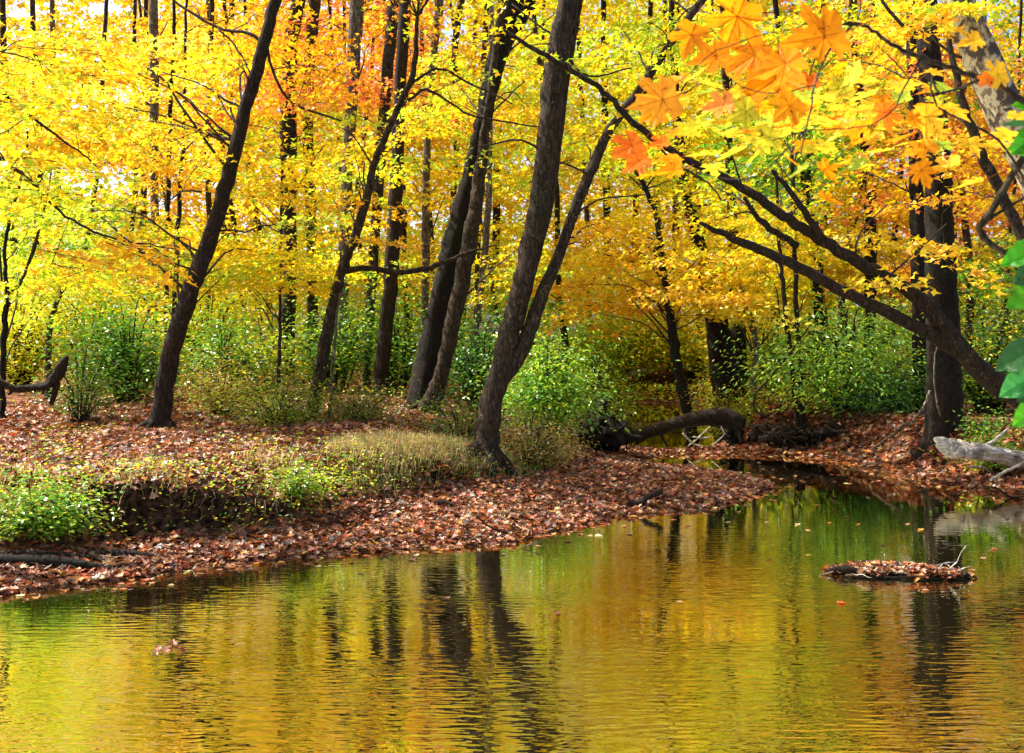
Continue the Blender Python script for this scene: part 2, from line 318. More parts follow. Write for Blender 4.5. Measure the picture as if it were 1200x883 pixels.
UR = np.array([(4.5, 20.9), (5.3, 20.2), (6.2, 18.4), (6.6, 16.8), (7.4, 15.2), (7.5, 12.5), (7.2, 10), (8, 6), (10, 0), (600, 0), (600, 600), (3.5, 600), (3.5, 37.5), (6.1, 36.5), (5.7, 28), (5.0, 23)])
def sdist(poly, x, y):
    """signed distance, positive inside"""
    sh = x.shape; x = x.ravel(); y = y.ravel(); d = np.full(len(x), 1e9); ins = np.zeros(len(x), bool)
    for i in range(len(poly)):
        (ax, ay), (bx, by) = poly[i], poly[(i+1) % len(poly)]
        ex, ey = bx-ax, by-ay; t = np.clip(((x-ax)*ex+(y-ay)*ey)/(ex*ex+ey*ey), 0, 1)
        d = np.minimum(d, np.hypot(x-ax-t*ex, y-ay-t*ey))
        c = ((ay > y) != (by > y)) & (x < ex*(y-ay)/(ey if ey else 1e-9)+ax); ins ^= c
    return (np.where(ins, d, -d)).reshape(sh)
def sstep(a, b, x): t = np.clip((x-a)/(b-a), 0, 1); return t*t*(3-2*t)
def wav(x, y):
    return (np.sin(x*1.9+y*.7)+np.sin(y*2.3-x*1.1+1)+np.sin(x*4.3+y*3.1+2)*.5+np.sin(x*7.7-y*6.1)*.3+np.sin(x*13.1+y*11.3)*.15)/3
def H(x, y):
    x = np.asarray(x, float); y = np.asarray(y, float)
    n = wav(x, y); e = .12*wav(x*1.7+3, y*1.7)
    w_ = np.maximum(sdist(W1, x, y), sdist(W2, x, y))+e*.6
    land = np.clip(-w_, 0, None)
    beach = .015+.11*np.minimum(land, 1.6)+.03*n*np.minimum(land, 1)
    low = np.where(w_ > 0, -.45*sstep(0, 1.2, w_)-.01, beach)
    ul = sdist(UL, x, y)+e+.10*wav(x*3.1, y*2.7+2); ur = sdist(UR, x, y)+e
    zl = .70-.26*sstep(-2.6, .2, x)+.018*np.clip(y-11, 0, 22)+.05*n
    zr = .62+.016*np.clip(y-15, 0, 30)+.05*n
    cut = sstep(-4.6, -3.7, x)*(1-sstep(-3.1, -1.9, x))*(.8+.35*np.sin(x*7+1)*np.sin(x*3.1))+.45*sstep(-1.4, -.9, x)*(1-sstep(.1, .6, x))
    k = sstep(-.45, .75+.25*np.sin(x*2.3+1), ul)*(1-.7*cut)+.7*cut*sstep(-.03, .2+.06*np.sin(x*9), ul)
    h = low+(zl-low)*k
    h = h+(zr-h)*sstep(-.35, .55, ur)
    return h
def hz(x, y): return float(H(np.array([x]), np.array([y]))[0])
def axis(segs):
    out = [segs[0][0]]
    for a, b, s in segs:
        n = max(1, int(round((b-a)/s))); out += list(np.linspace(a, b, n+1)[1:])
    return np.array(out)
gx = axis([(-600, -100, 100), (-100, -30, 7), (-30, -10, 1), (-10, -5.5, .3), (-5.5, 8, .075), (8, 30, 1), (30, 100, 7), (100, 600, 100)])
gy = axis([(-20, 6, 2), (6, 8, .4), (8, 21, .075), (21, 36, .3), (36, 100, 4), (100, 600, 100)])
X, Yg = np.meshgrid(gx, gy); Z = H(X, Yg)
mb = MB(); nx = len(gx); ny = len(gy); i = np.arange(ny-1)[:, None]*nx; j = np.arange(nx-1)[None, :]
mb.add(np.stack([X, Yg, Z], -1).reshape(-1, 3), np.stack([i+j, i+j+1, i+nx+j+1, i+nx+j], -1).reshape(-1, 4))
tag(mb.build('ground', M_GROUND), kind='structure')
mb = MB(); mb.add([(-70, -20, 0), (70, -20, 0), (70, 45, 0), (-70, 45, 0)], [(0, 1, 2, 3)])
tag(mb.build('creek_water', M_WATER), kind='structure')

def ground_at(px, py, y0=8.0):
    """the first ground point seen at this place in the view"""
    ys = np.linspace(y0, 70, 1500); xs = (px-600)*ys/F; line = CAMZ-(py-HZ)*ys/F
    hit = np.nonzero(H(xs, ys) >= line)[0]
    k = hit[0] if len(hit) else -1
    return np.array([xs[k], ys[k], hz(xs[k], ys[k])])

# ------------------------------------------------------------------ trees
def spray(fol, tw, c, dirv, r, n, size, tilt, tmpl, cols, dens_twig=5):
    """a flat drooping spray of leaves round c, spreading along dirv (horizontal unit)"""
    side = np.array([-dirv[1], dirv[0], 0])
    a = rng.uniform(-.9, 1., n)*r; wd = r*.62*np.sqrt(np.clip(1-(a/r)**2*.8, .1, 1)); b = rng.uniform(-1, 1, n)*wd
    z = -.14*(a/r+1)**2*r*.5-.10*(b/r)**2*r+rng.normal(0, .05*r, n)
    slope = rng.normal(0, .16); z += a*slope
    p = c+a[:, None]*dirv+b[:, None]*side; p[:, 2] += z
    yaw = math.atan2(dirv[1], dirv[0])+np.sign(b)*.7*np.abs(b/wd)+rng.normal(0, .5, n)
    leaves(fol, p, yaw, tilt, size, cols, tmpl)
    if dens_twig:
        k = dens_twig; t0 = rng.uniform(-.9, .3, k)*r; s = np.where(rng.random(k) < .5, -1, 1)*rng.uniform(.25, .6, k)*r
        A = c+t0[:, None]*dirv; A[:, 2] += t0*slope-.14*(t0/r+1)**2*r*.5
        B = A+(rng.uniform(.3, .7, k)*r)[:, None]*dirv+s[:, None]*side; B[:, 2] += rng.normal(-.05, .05, k)*r
        sticks(tw, A, B, .0028, .0015, .0)
        e0 = c-.9*r*dirv; e1 = c+.9*r*dirv; e0[2] -= .9*r*slope; e1[2] += .9*r*slope-.25*r
        sticks(tw, [e0], [e1], .005, .002, .05*r)
GAPS = [(28, 14, 22, 14), (85, 205, 30, 14), (130, 205, 26, 16), (150, 110, 22, 12), (100, 130, 22, 16), (185, 235, 18, 16), (125, 10, 30, 10), (260, 112, 30, 14), (290, 100, 14, 16), (75, 65, 16, 12), (0, 55, 8, 12), (420, 55, 16, 26), (530, 30, 22, 14), (1065, 190, 22, 22), (1080, 170, 12, 16), (1118, -50, 44, 110), (680, 110, 8, 6), (250, 215, 10, 8), (180, -60, 60, 20), (116, -100, 60, 50)]
MAIN = [(15, [(186, 488), (222, 345), (246, 280), (266, 212), (288, 130), (310, 50), (325, -10), (348, -120)], 12), (16.8, [(378, 420), (398, 325), (431, 232), (465, 130), (484, 85)], 8),
        (14.2, [(568, 562), (588, 432), (600, 378), (620, 305), (633, 230), (645, 140), (655, 60), (668, -10), (690, -120), (712, -220)], 20), (14.2, [(612, 410), (634, 350), (655, 300), (672, 250), (695, 195), (716, 150), (750, 105), (790, 45), (832, -12), (885, -85)], 10),
        (19.5, [(490, 488), (512, 380), (538, 260), (555, 190), (568, 130), (585, 60), (601, 0), (612, -80), (627, -200)], 16), (18.9, [(498, 494), (531, 380), (547, 300), (563, 200), (570, 140)], 12),
        (22, [(445, 478), (457, 340), (466, 180), (470, 80), (475, -10), (480, -150)], 11), (24, [(396, 470), (404, 260), (415, 60), (424, -160)], 11), (25, [(336, 465), (338, 300), (338, 150), (341, 60), (352, -20), (360, -160)], 12), (24, [(430, 440), (449, 150), (456, 60), (470, -150)], 9),
        (28, [(179, 390), (181, 200), (181, 40), (179, -120)], 7), (22, [(200, 465), (205, 330), (215, 150), (218, 30)], 4), (23, [(550, 425), (566, 310), (574, 180), (577, -40)], 6), (28, [(495, 440), (501, 160), (526, -130)], 7),
        (13.6, [(1142, 428), (1085, 360), (1050, 330), (1010, 310), (960, 280), (910, 248), (860, 215), (810, 190), (755, 155), (715, 115), (640, 65)], 9), (13.6, [(1128, 415), (1040, 368), (990, 342), (940, 315), (890, 292), (820, 261)], 9),
        (22.5, [(806, 484), (788, 390), (783, 350)], 10), (25, [(853, 470), (838, 370), (828, 320)], 18), (17.3, [(1108, 493), (1105, 400), (1102, 330), (1100, 250), (1096, 180)], 18), (19.6, [(1080, 440), (1075, 260), (1073, 190)], 10), (20, [(934, 490), (918, 340)], 5), (20.2, [(941, 490), (933, 350)], 5)]
MAIN = [(Y, np.array(sorted(p, key=lambda q: q[1]), float), w_) for Y, p, w_ in MAIN]
def hides_stem(c, r):
    qx = 600+c[0]*F/c[1]; qy = HZ-(c[2]-CAMZ)*F/c[1]; rp = r*F/c[1]*.55
    for Y, p, w_ in MAIN:
        if c[1] < Y+.3 and (Y < 20 or c[1] > Y-6) and p[0, 1] < qy < p[-1, 1] and abs(qx-np.interp(qy, p[:, 1], p[:, 0])) < w_+rp: return rng.random() < (.85 if Y < 20 else .45)
    return False
def in_gap(c):
    qx = 600+c[0]*F/c[1]; qy = HZ-(c[2]-CAMZ)*F/c[1]
    return any(((qx-x)/(rx+10))**2+((qy-y)/(ry+6))**2 < 1 for x, y, rx, ry in GAPS)
def grow(fol, tw, stems, cen, r, nleaf, size, cols=None, tilt=.42, tmpl=T_MAPLE3, climb=.55, dens_twig=5, limb=True, lr=.012):
    """one leafy branch: leaves the nearest stem below the cluster centre and ends in a spray"""
    P0 = np.vstack([s[0] for s in stems]); R0 = np.concatenate([s[1] for s in stems])
    dxy = np.hypot(P0[:, 0]-cen[0], P0[:, 1]-cen[1]); want = cen[2]-climb*rng.uniform(.1, 1.15)*dxy+rng.uniform(-.2, .3)
    k = (np.abs(P0[:, 2]-want)+.6*dxy).argmin(); a = P0[k]
    d = cen-a; dh = np.array([d[0], d[1], 0]); L = np.linalg.norm(dh)
    if L < .15: ang = rng.uniform(0, 6.28); dh = np.array([math.cos(ang), math.sin(ang), 0]); L = 1
    dh /= L; ang = math.atan2(dh[1], dh[0])+rng.normal(0, .5); dirv = np.array([math.cos(ang), math.sin(ang), 0])
    n = int(nleaf); cs = zone_cols(np.repeat(cen[None], 1, 0)) if cols is None else mixcols(cols, 1)
    alt = zone_cols(np.repeat(cen[None], n, 0)) if cols is None else mixcols(cols, n)
    m = rng.random((n, 1)) < .62; lc = np.where(m, cs, alt)
    spray(fol, tw, cen, dirv, r, n, size, tilt, tmpl, lc, dens_twig)
    if limb:
        e = cen-dirv*r*.9; mid = (a+e)/2+np.array([0, 0, .08*np.linalg.norm(e-a)])+rng.normal(0, .04, 3)*np.linalg.norm(e-a)
        q = np.vstack([a, (a+mid)/2+rng.normal(0, .03, 3), mid, e]); r0 = min(R0[k]*.45, lr+.004*np.linalg.norm(e-a))
        tube(tw, q, [r0, r0*.75, r0*.6, .005], 5, 3, 0, .008)
ALL_TREES = []
def pxpts(pts, Y, dY=0.0):
    n = len(pts); q = []; r = []
    for i, t in enumerate(pts):
        y = Y+dY*i/max(1, n-1); q.append(P(t[0], t[1], y)); r.append(t[2]*y/F/2*.84)
    return np.array(q), np.array(r)
def tree(name, label, Y, trunk, limbs=(), bark='brown', crown=None, cat='tree', group=None, rooted=True, dY=0.0, flare=1.35, seg=12, twin=(), thin=()):
    """trunk/limbs: polylines; crown: list of dict zones"""
    q, r = pxpts(trunk, Y, dY)
    if rooted:
        zb = hz(q[0][0], q[0][1])
        if q[0][2] > zb+.25:
            d = (q[0]-q[1]); k = min(1.2, (q[0][2]-zb)/max(.2, -d[2])) if d[2] < -.05 else 0
            b = q[0]+d*k*.8; b[2] = hz(b[0], b[1])-.08; q = np.vstack([b, q]); r = np.concatenate([[r[0]*1.1], r])
        else: q[0][2] = zb-.08-(.35 if r[0] > .2 else 0)
        b2 = q[0]+(q[1]-q[0])*min(.4, .28/np.linalg.norm(q[1]-q[0]))
        q = np.vstack([q[0], b2, q[1:]]); r = np.concatenate([[r[0]*flare], [r[0]*1.02], r[1:]])
    o = empty(name, q[0], label, cat, group); bm_ = BARK[bark]
    mb = MB(); stems = [tube(mb, q, r, seg, 7, .085, .009)]
    if rooted and r[0] > .09:      # buttress roots
        for a in np.linspace(0, 6.28, 6)[:-1]+rng.uniform(0, 1):
            e = q[0]+np.array([math.cos(a), math.sin(a), 0])*min(r[0], .3)*rng.uniform(1.5, 2.2); e[2] = hz(e[0], e[1])-.05
            s_ = q[0]+np.array([0, 0, .10+min(r[0], .25)*.8]); m_ = (s_+e)/2+np.array([math.cos(a), math.sin(a), -.5])*r[0]*.25
            tube(mb, [s_, m_, e], [r[0]*.38, r[0]*.26, .02], 7, 4, .1)
    tr = mb.build('trunk', bm_, o, origin=q[0])
    for L in twin:
        a, b = pxpts(L, Y, .25); mb = MB(); stems.append(tube(mb, a, b, seg, 6, .06, .004)); mb.build('stem', bm_, o, origin=q[0])
    for L in limbs:
        a, b = pxpts(L, Y, rng.uniform(-.5, .5)); mb = MB(); stems.append(tube(mb, a, b, 9, 6, .07, .006)); mb.build('limb', bm_, o, origin=q[0])
    if thin or crown:
        tw = MB(); fol = MB()
        for L in thin:
            a, b = pxpts(L, Y, rng.uniform(-.4, .4)); stems.append(tube(tw, a, b, 6, 4, .05, .006))
        for z in crown or ():
            n = z.get('n', 20)
            for _ in range(n):
                for __ in range(20):
                    u = rng.normal(0, 1, 2)*.55
                    if (u**2).sum() < 1.3: break
                y = rng.uniform(*z.get('Y', (Y-.6, Y+3)))
                c = P(z['c'][0]+u[0]*z['c'][2], z['c'][1]+u[1]*z['c'][3], y)
                if c[2] < hz(c[0], c[1])+.7: continue
                if y > 22 and in_gap(c): continue
                if hides_stem(c, z.get('r', .8)): continue
                grow(fol, tw, stems, c, z.get('r', .8)*rng.uniform(.7, 1.3), int(z.get('m', 90)*1.25), z.get('s', .10)*1.08, z.get('col'), z.get('tilt', .6), z.get('t', T_MAPLE3), dens_twig=z.get('tw', 5), limb=rng.random() < z.get('lp', .85))
        par = o
        if fol.n: par = fol.build('crown', M_LEAF, o, smooth=False, origin=q[0])
        if tw.n: tw.build('branchwork', BARK['twig'], par, origin=q[0])
    ALL_TREES.append(o); return o
def Zn(x, y, rx, ry, n, **k): return dict(c=(x, y, rx, ry), n=n, **k)

BG = 'slender trunks of the wood behind the creek'
tree('leaning_maple', 'grey-brown maple leaning right from the leaf-covered bank at the left', 15, [(186, 488, 30), (198, 425, 26), (222, 345, 24), (246, 280, 23), (266, 212, 21), (288, 130, 18), (310, 50, 17), (325, -10, 16), (348, -120, 12), (365, -220, 8)],
     bark='brown', thin=[[(311, 50, 5), (285, 38, 4.5), (255, 33, 4), (225, 15, 3.5), (195, -5, 3)], [(313, 55, 4), (322, 90, 4), (345, 122, 3.5), (400, 142, 2.5)], [(255, 33, 3), (280, 60, 2.5), (293, 85, 2)], [(236, 225, 3), (215, 225, 2.5), (190, 240, 1.5)]],
     crown=[Zn(180, 120, 170, 110, 34), Zn(240, 270, 120, 55, 22), Zn(330, 60, 110, 80, 20), Zn(300, -110, 180, 80, 30), Zn(110, 230, 90, 40, 8)])
tree('slender_maple', 'slender curved tree with a long bare limb reaching right', 16.8, [(352, 505, 15), (366, 478, 18), (378, 420, 17), (388, 370, 17), (398, 325, 15), (412, 288, 13), (431, 232, 12), (440, 190, 10), (465, 130, 9), (484, 85, 8), (489, 20, 5)],
     limbs=[[(399, 319, 9), (430, 315, 8), (470, 319, 8), (505, 313, 8), (530, 304, 6), (549, 296, 4), (580, 288, 2)]],
     thin=[[(481, 100, 4), (497, 88, 4), (515, 81, 3.5), (545, 95, 3), (600, 122, 2)], [(478, 118, 4), (500, 105, 4), (530, 122, 3), (560, 138, 3), (640, 150, 2)], [(440, 200, 3), (415, 160, 2), (400, 150, 1.5)]],
     bark='grey', crown=[Zn(440, 190, 80, 60, 14, col='LLYY'), Zn(540, 110, 70, 55, 16, col='LLY'), Zn(420, 260, 80, 40, 10, col='LYYO'), Zn(560, 190, 50, 40, 8, col='LYY'), Zn(490, -60, 120, 60, 18)])
tree('thin_sapling', 'pale thin sapling rising beside the foot of the slender curved tree', 16.5, [(386, 508, 5), (388, 450, 5), (393, 390, 4), (398, 345, 3)], bark='pale', cat='sapling', flare=1.1, seg=7)
tree('forked_maple', 'large forked tree with two tall stems at the edge of the leafy beach', 14.2, [(568, 562, 40), (570, 520, 36), (577, 470, 33), (588, 432, 31), (600, 378, 29), (620, 305, 30), (633, 230, 31), (645, 140, 31), (655, 60, 31), (668, -10, 30), (690, -120, 24), (712, -220, 14)],
     twin=[[(584, 452, 20), (612, 410, 21), (634, 350, 19), (655, 300, 16), (672, 250, 15), (695, 195, 15), (716, 150, 13), (750, 105, 12), (790, 45, 11), (832, -12, 10), (885, -85, 7)],
           [(625, 310, 14), (642, 240, 16), (652, 170, 16), (662, 90, 15), (674, 20, 14), (690, -60, 9)]],
     thin=[[(690, 205, 3), (650, 190, 2.5), (620, 215, 2)], [(668, 260, 3.5), (700, 235, 2.5), (760, 228, 2)], [(640, 180, 4), (610, 165, 3), (560, 172, 2)], [(655, 45, 4), (630, 30, 3), (600, 5, 2)], [(660, 60, 4), (690, 90, 3), (740, 80, 2)]],
     bark='grey', crown=[Zn(700, -110, 190, 70, 26, Y=(14.7, 18)), Zn(600, 160, 60, 50, 7, col='LYY'), Zn(760, 60, 90, 60, 12, col='YL'), Zn(590, 40, 60, 50, 8, col='YLO'), Zn(725, 270, 50, 40, 4, col='YO')])
tree('ivy_tree', 'thick dark ivy-clad trunk leaning right behind the forked tree', 19.5, [(490, 488, 48), (500, 440, 43), (512, 380, 37), (525, 320, 33), (538, 260, 29), (555, 190, 24), (568, 130, 23), (585, 60, 27), (601, 0, 30), (612, -80, 26), (627, -200, 16)],
     bark='dark', twin=[[(578, 90, 14), (596, 50, 14), (618, 10, 13), (640, -60, 9)]], crown=[Zn(640, 60, 80, 80, 12), Zn(600, -130, 170, 80, 18, Y=(20, 24))])
tree('smooth_maple', 'smooth brown trunk leaning close against the dark ivy-clad trunk', 18.9, [(498, 494, 28), (517, 440, 22), (531, 380, 22), (547, 300, 22), (556, 250, 20), (563, 200, 18), (570, 140, 12), (578, 80, 10), (590, -10, 9)],
     bark='grey', crown=[Zn(520, 130, 60, 60, 8), Zn(610, 300, 50, 40, 5, col='YL')])
tree('straight_tree', 'straight grey trunk rising left of the dark ivy-clad trunk', 22, [(445, 478, 22), (449, 420, 21), (457, 340, 21), (463, 260, 20), (466, 180, 17), (470, 80, 17), (475, -10, 17), (480, -150, 12)],
     bark='brown', group=BG, crown=[Zn(460, 60, 110, 90, 16), Zn(440, 280, 90, 60, 10)])
specs = [
 ('pale grey trunk just left of the straight grey trunk', 24, [(430, 440, 12), (438, 300, 14), (449, 150, 15), (456, 60, 17), (463, -20, 16), (470, -150, 10)], 'grey', [Zn(430, -60, 120, 70, 14), Zn(470, 120, 90, 60, 10)]),
 ('smooth pale trunk with a wide top above the slender curved tree', 24, [(396, 470, 15), (401, 380, 15), (404, 260, 15), (410, 150, 17), (415, 60, 20), (419, -20, 19), (424, -160, 12)], 'pale', [Zn(400, 40, 110, 80, 14), Zn(390, 260, 70, 60, 12)]),
 ('dark upright trunk to the right of the leaning maple', 25, [(336, 465, 20), (338, 380, 20), (340, 300, 19), (338, 220, 22), (338, 150, 23), (341, 60, 20), (352, -20, 20), (360, -160, 14)], 'brown', [Zn(330, 150, 110, 90, 20, col='OYO'), Zn(300, 300, 100, 50, 14, col='YYL'), Zn(340, -90, 140, 70, 16)]),
 ('grey trunk behind the foliage between two pale upright trunks', 27, [(364, 440, 14), (366, 300, 15), (361, 150, 15), (363, 60, 17), (369, -20, 17), (374, -150, 12)], 'grey', [Zn(370, 100, 90, 80, 12)]),
 ('pale grey trunk standing alone in the golden leaves at upper left', 28, [(179, 390, 10), (182, 300, 11), (181, 200, 12), (181, 100, 12), (180, 20, 12), (179, -120, 9)], 'pale', [Zn(150, 60, 150, 90, 14), Zn(120, 200, 100, 60, 8), Zn(120, 330, 90, 50, 10, col='LYL')]),
 ('very thin dark trunk behind the leaning maple', 22, [(200, 465, 6), (202, 400, 7), (205, 330, 7), (210, 240, 6), (215, 150, 5), (218, 30, 4), (220, -60, 3)], 'dark', [Zn(200, 130, 110, 90, 12), Zn(140, 290, 80, 50, 10, col='OYL')]),
 ('thin dark trunk seen through the leaves above the leaning maple', 27, [(194, 400, 6), (196, 250, 7), (200, 120, 6), (203, 60, 5), (205, -40, 4)], 'dark', [Zn(230, 60, 90, 70, 8)]),
 ('thin grey trunk right of the very thin dark trunk at upper left', 29, [(240, 400, 8), (246, 300, 8), (243, 180, 8), (246, 100, 8), (248, -20, 7)], 'grey', [Zn(270, 60, 90, 80, 10), Zn(260, 200, 90, 50, 8)]),
 ('thin pale trunk between the smooth leaning trunk and the forked tree', 23, [(550, 425, 11), (560, 370, 10), (566, 310, 9), (572, 250, 9), (574, 180, 8), (575, 60, 7), (577, -40, 6)], 'pale', [Zn(590, 180, 60, 90, 10, col='YLY')]),
 ('pale trunk just right of the straight grey trunk', 28, [(495, 440, 10), (498, 340, 11), (499, 250, 11), (501, 160, 10), (508, 60, 12), (517, -20, 12), (526, -130, 8)], 'pale', [Zn(500, 60, 80, 80, 10), Zn(500, 200, 70, 60, 8)]),
 ('thin dark trunk between the pale trunk and the ivy-clad tree top', 30, [(520, 430, 8), (528, 300, 8), (536, 150, 8), (533, 60, 9), (546, -30, 9)], 'brown', [Zn(530, 20, 90, 80, 8)]),
 ('thin grey stem crossing the leaves left of the ivy-clad tree top', 31, [(560, 300, 7), (564, 200, 7), (566, 100, 8), (572, -20, 8)], 'grey', [Zn(580, -40, 120, 80, 10)]),
 ('pair-stemmed dark tree at the far bank beyond the fallen log', 22.5, [(806, 484, 17), (796, 440, 14), (788, 390, 13), (783, 350, 12), (775, 300, 9), (768, 250, 7), (745, 200, 6), (725, 165, 4)], 'dark', [Zn(740, 300, 80, 70, 22, col='YYO'), Zn(700, 330, 60, 40, 12, col='OOY'), Zn(840, 330, 60, 50, 22, col='YWYO', Y=(20, 23)), Zn(780, 180, 90, 70, 16, col='YYL')]),
 ('massive dark trunk on the far bank behind the yellow boughs', 25, [(853, 470, 40), (846, 420, 36), (838, 370, 30), (828, 320, 24), (815, 270, 18), (800, 200, 14), (790, 80, 10), (785, -60, 7)], 'dark', [Zn(820, 130, 110, 90, 20, col='YYL'), Zn(850, 270, 90, 50, 16, col='YWYO')]),
 ('dark trunk touching the massive dark trunk on its right', 26, [(870, 470, 24), (865, 400, 21), (862, 340, 18), (858, 250, 14), (850, 100, 10), (846, -60, 7)], 'brown', [Zn(880, 60, 110, 90, 18, col='YYL')]),
 ('crooked light-barked trunk right of the massive dark trunk', 23, [(883, 456, 9), (886, 415, 9), (881, 375, 8), (872, 350, 7), (864, 300, 4)], 'pale', [Zn(890, 340, 60, 50, 14, col='YWYL')]),
 ('thin leaning stem, left one of the two by the right bank roots', 20, [(934, 490, 7), (926, 420, 7), (918, 340, 6), (914, 300, 5), (909, 200, 4)], 'brown', [Zn(920, 300, 60, 50, 12, col='YLY')]),
 ('thin upright stem, right one of the two by the right bank roots', 20.2, [(941, 490, 9), (937, 430, 8), (933, 350, 7), (932, 300, 6), (928, 180, 5)], 'brown', [Zn(940, 180, 70, 80, 14, col='GLYG')]),
 ('dark trunk behind the green bush at the right', 24, [(962, 440, 12), (958, 350, 13), (958, 280, 12), (950, 240, 10), (940, 120, 7)], 'dark', [Zn(960, 120, 100, 90, 16, col='YLGY'), Zn(980, 300, 60, 40, 10, col='YYO')]),
 ('dark trunk behind and left of the hollow tree', 19.6, [(1080, 440, 24), (1077, 340, 21), (1075, 260, 21), (1073, 190, 18), (1070, 90, 15), (1066, -40, 10)], 'dark', [Zn(1050, 220, 80, 60, 12, col='OYR'), Zn(1040, 40, 90, 80, 10, col='YOL')]),
 ('dark forked trunk far behind between the leaning log and hollow tree', 24, [(1018, 420, 14), (1020, 340, 16), (1020, 280, 17), (1020, 225, 16), (1012, 150, 12), (1000, 40, 9)], 'dark', [Zn(1010, 250, 70, 50, 12, col='OYY'), Zn(1000, 60, 90, 80, 12, col='LYG')]),
]
for lab, Y, pts, bk, cr in specs:
    tree('background_tree', lab, Y, pts, bark=bk, crown=[dict(z, n=int(z['n']*1.15), Y=z.get('Y', (Y+.2, Y+3.5)), s=.13, m=85, r=1.05) for z in cr], group=BG, seg=9)
tree('hollow_tree', 'huge dark tree with a hollow at its foot on the right bank', 17.3, [(1108, 493, 60), (1107, 455, 50), (1105, 400, 45), (1103, 330, 41), (1100, 250, 39), (1098, 190, 37), (1092, 100, 32), (1085, -10, 26), (1080, -150, 18)],
     bark='dark', flare=1.5, seg=18, crown=[Zn(1110, 190, 90, 60, 9, col='OYR', Y=(15.5, 19)), Zn(1080, 320, 60, 40, 7, col='YYW', Y=(15, 16.5)), Zn(1060, 60, 110, 70, 10, col='OYR'), Zn(1080, 250, 60, 30, 5, col='ROY', Y=(15, 17))])
tree('leaning_tree', 'long dark tree leaning low over the creek from the right bank', 13.6, [(1262, 505, 46), (1190, 463, 34), (1142, 428, 29), (1110, 388, 24), (1085, 358, 20), (1050, 330, 18), (1010, 310, 18), (960, 280, 15), (910, 248, 14), (860, 215, 12), (810, 190, 10), (755, 155, 9), (715, 115, 8), (690, 95, 8), (640, 65, 7), (590, 35, 4)],
     bark='brown', limbs=[[(1128, 415, 20), (1088, 392, 18), (1040, 366, 17), (990, 343, 16), (940, 315, 15), (890, 292, 13), (855, 278, 10), (820, 261, 5)],
                          [(968, 285, 11), (948, 256, 10), (926, 224, 8), (905, 200, 5)], [(935, 288, 9), (902, 268, 9), (884, 250, 7), (872, 232, 5)]],
     thin=[[(1040, 325, 3), (1080, 290, 2.5), (1110, 262, 2)], [(870, 220, 3), (850, 160, 2.5), (842, 120, 2)], [(755, 155, 4), (790, 190, 3), (830, 215, 2.5), (845, 235, 2)], [(1000, 305, 3), (1010, 270, 2), (1040, 240, 2)]],
     crown=[Zn(1040, 300, 60, 35, 9, col='YWYO', Y=(12.5, 14.5)), Zn(860, 240, 70, 40, 9, col='YYL'), Zn(720, 180, 60, 40, 5, col='YL'), Zn(1095, 285, 40, 25, 5, col='YYO', Y=(12.5, 14))])
tree('sycamore_tree', 'pale mottled sycamore trunk leaning in at the top right corner', 10, [(1400, 560, 64), (1330, 440, 58), (1262, 300, 54), (1208, 190, 52), (1162, 95, 48), (1122, 0, 44), (1095, -90, 36), (1075, -180, 20)],
     bark='sycamore', seg=20, thin=[[(1120, 10, 8), (1075, 40, 6), (1040, 10, 5), (1020, -20, 4)], [(1150, 75, 6), (1110, 60, 4), (1070, 20, 3)]], crown=[Zn(1110, 30, 70, 40, 5, col='OYL', Y=(9, 11), r=.55, m=60), Zn(1020, -90, 60, 60, 6, col='YLO', Y=(9, 12))])
tree('right_edge_tree', 'grey leaning stem crossing below the mottled sycamore trunk', 15, [(1300, 470, 22), (1245, 370, 19), (1205, 290, 17), (1175, 230, 16), (1150, 180, 14), (1128, 120, 11), (1112, 40, 8)],
     bark='grey', crown=[Zn(1150, 320, 60, 60, 12, col='GLYY', Y=(15, 18)), Zn(1170, 200, 40, 40, 3, col='OY')])
tree('left_sapling', 'thin crooked sapling with dark forking stems at the left edge', 17, [(4, 415, 8), (6, 370, 8), (9, 346, 7), (5, 300, 5), (12, 250, 4.5), (28, 200, 3.5), (34, 130, 2.5)],
     bark='dark', cat='sapling', thin=[[(9, 346, 5), (26, 328, 4.5), (38, 296, 4), (52, 246, 3.5), (62, 190, 2)], [(2, 330, 4), (-4, 260, 3), (-2, 220, 2)], [(34, 310, 3), (46, 270, 2), (50, 200, 1.5)]],
     crown=[Zn(40, 250, 70, 70, 16, col='LLY'), Zn(40, 340, 60, 40, 8, col='LLY')])
tree('overhanging_tree', 'tree off the left edge sending two dark arching branches into view', 10, [(-260, 640, 40), (-250, 450, 34), (-235, 250, 28), (-215, 60, 22), (-200, -120, 12)],
     bark='brown', limbs=[[(-225, 150, 12), (-120, 130, 9), (-20, 175, 6), (30, 208, 5), (70, 248, 4), (110, 272, 3.5), (150, 283, 2.5), (205, 292, 1.5)], [(-222, 90, 10), (-110, 60, 8), (-20, 95, 5), (45, 143, 4), (98, 182, 2.5), (118, 200, 1.5)]],
     crown=[Zn(30, 60, 90, 60, 18, col='YYOL', Y=(9, 12), r=.5, m=60, s=.095), Zn(70, 150, 70, 50, 10, col='YOYL', Y=(9, 12), r=.5, m=60, s=.095), Zn(20, 210, 50, 30, 5, col='YL', Y=(9, 11), r=.5, m=50, s=.09), Zn(120, 300, 60, 20, 5, col='OY', Y=(9.5, 12), r=.5, m=60, s=.09)])
tree('grey_snag', 'short bent grey sapling trunk in front of the lime leaves at left', 21, [(57, 425, 9), (58, 385, 8), (64, 360, 8), (72, 345, 5)], bark='grey', cat='sapling', crown=[Zn(80, 320, 60, 30, 8, col='LYL')])
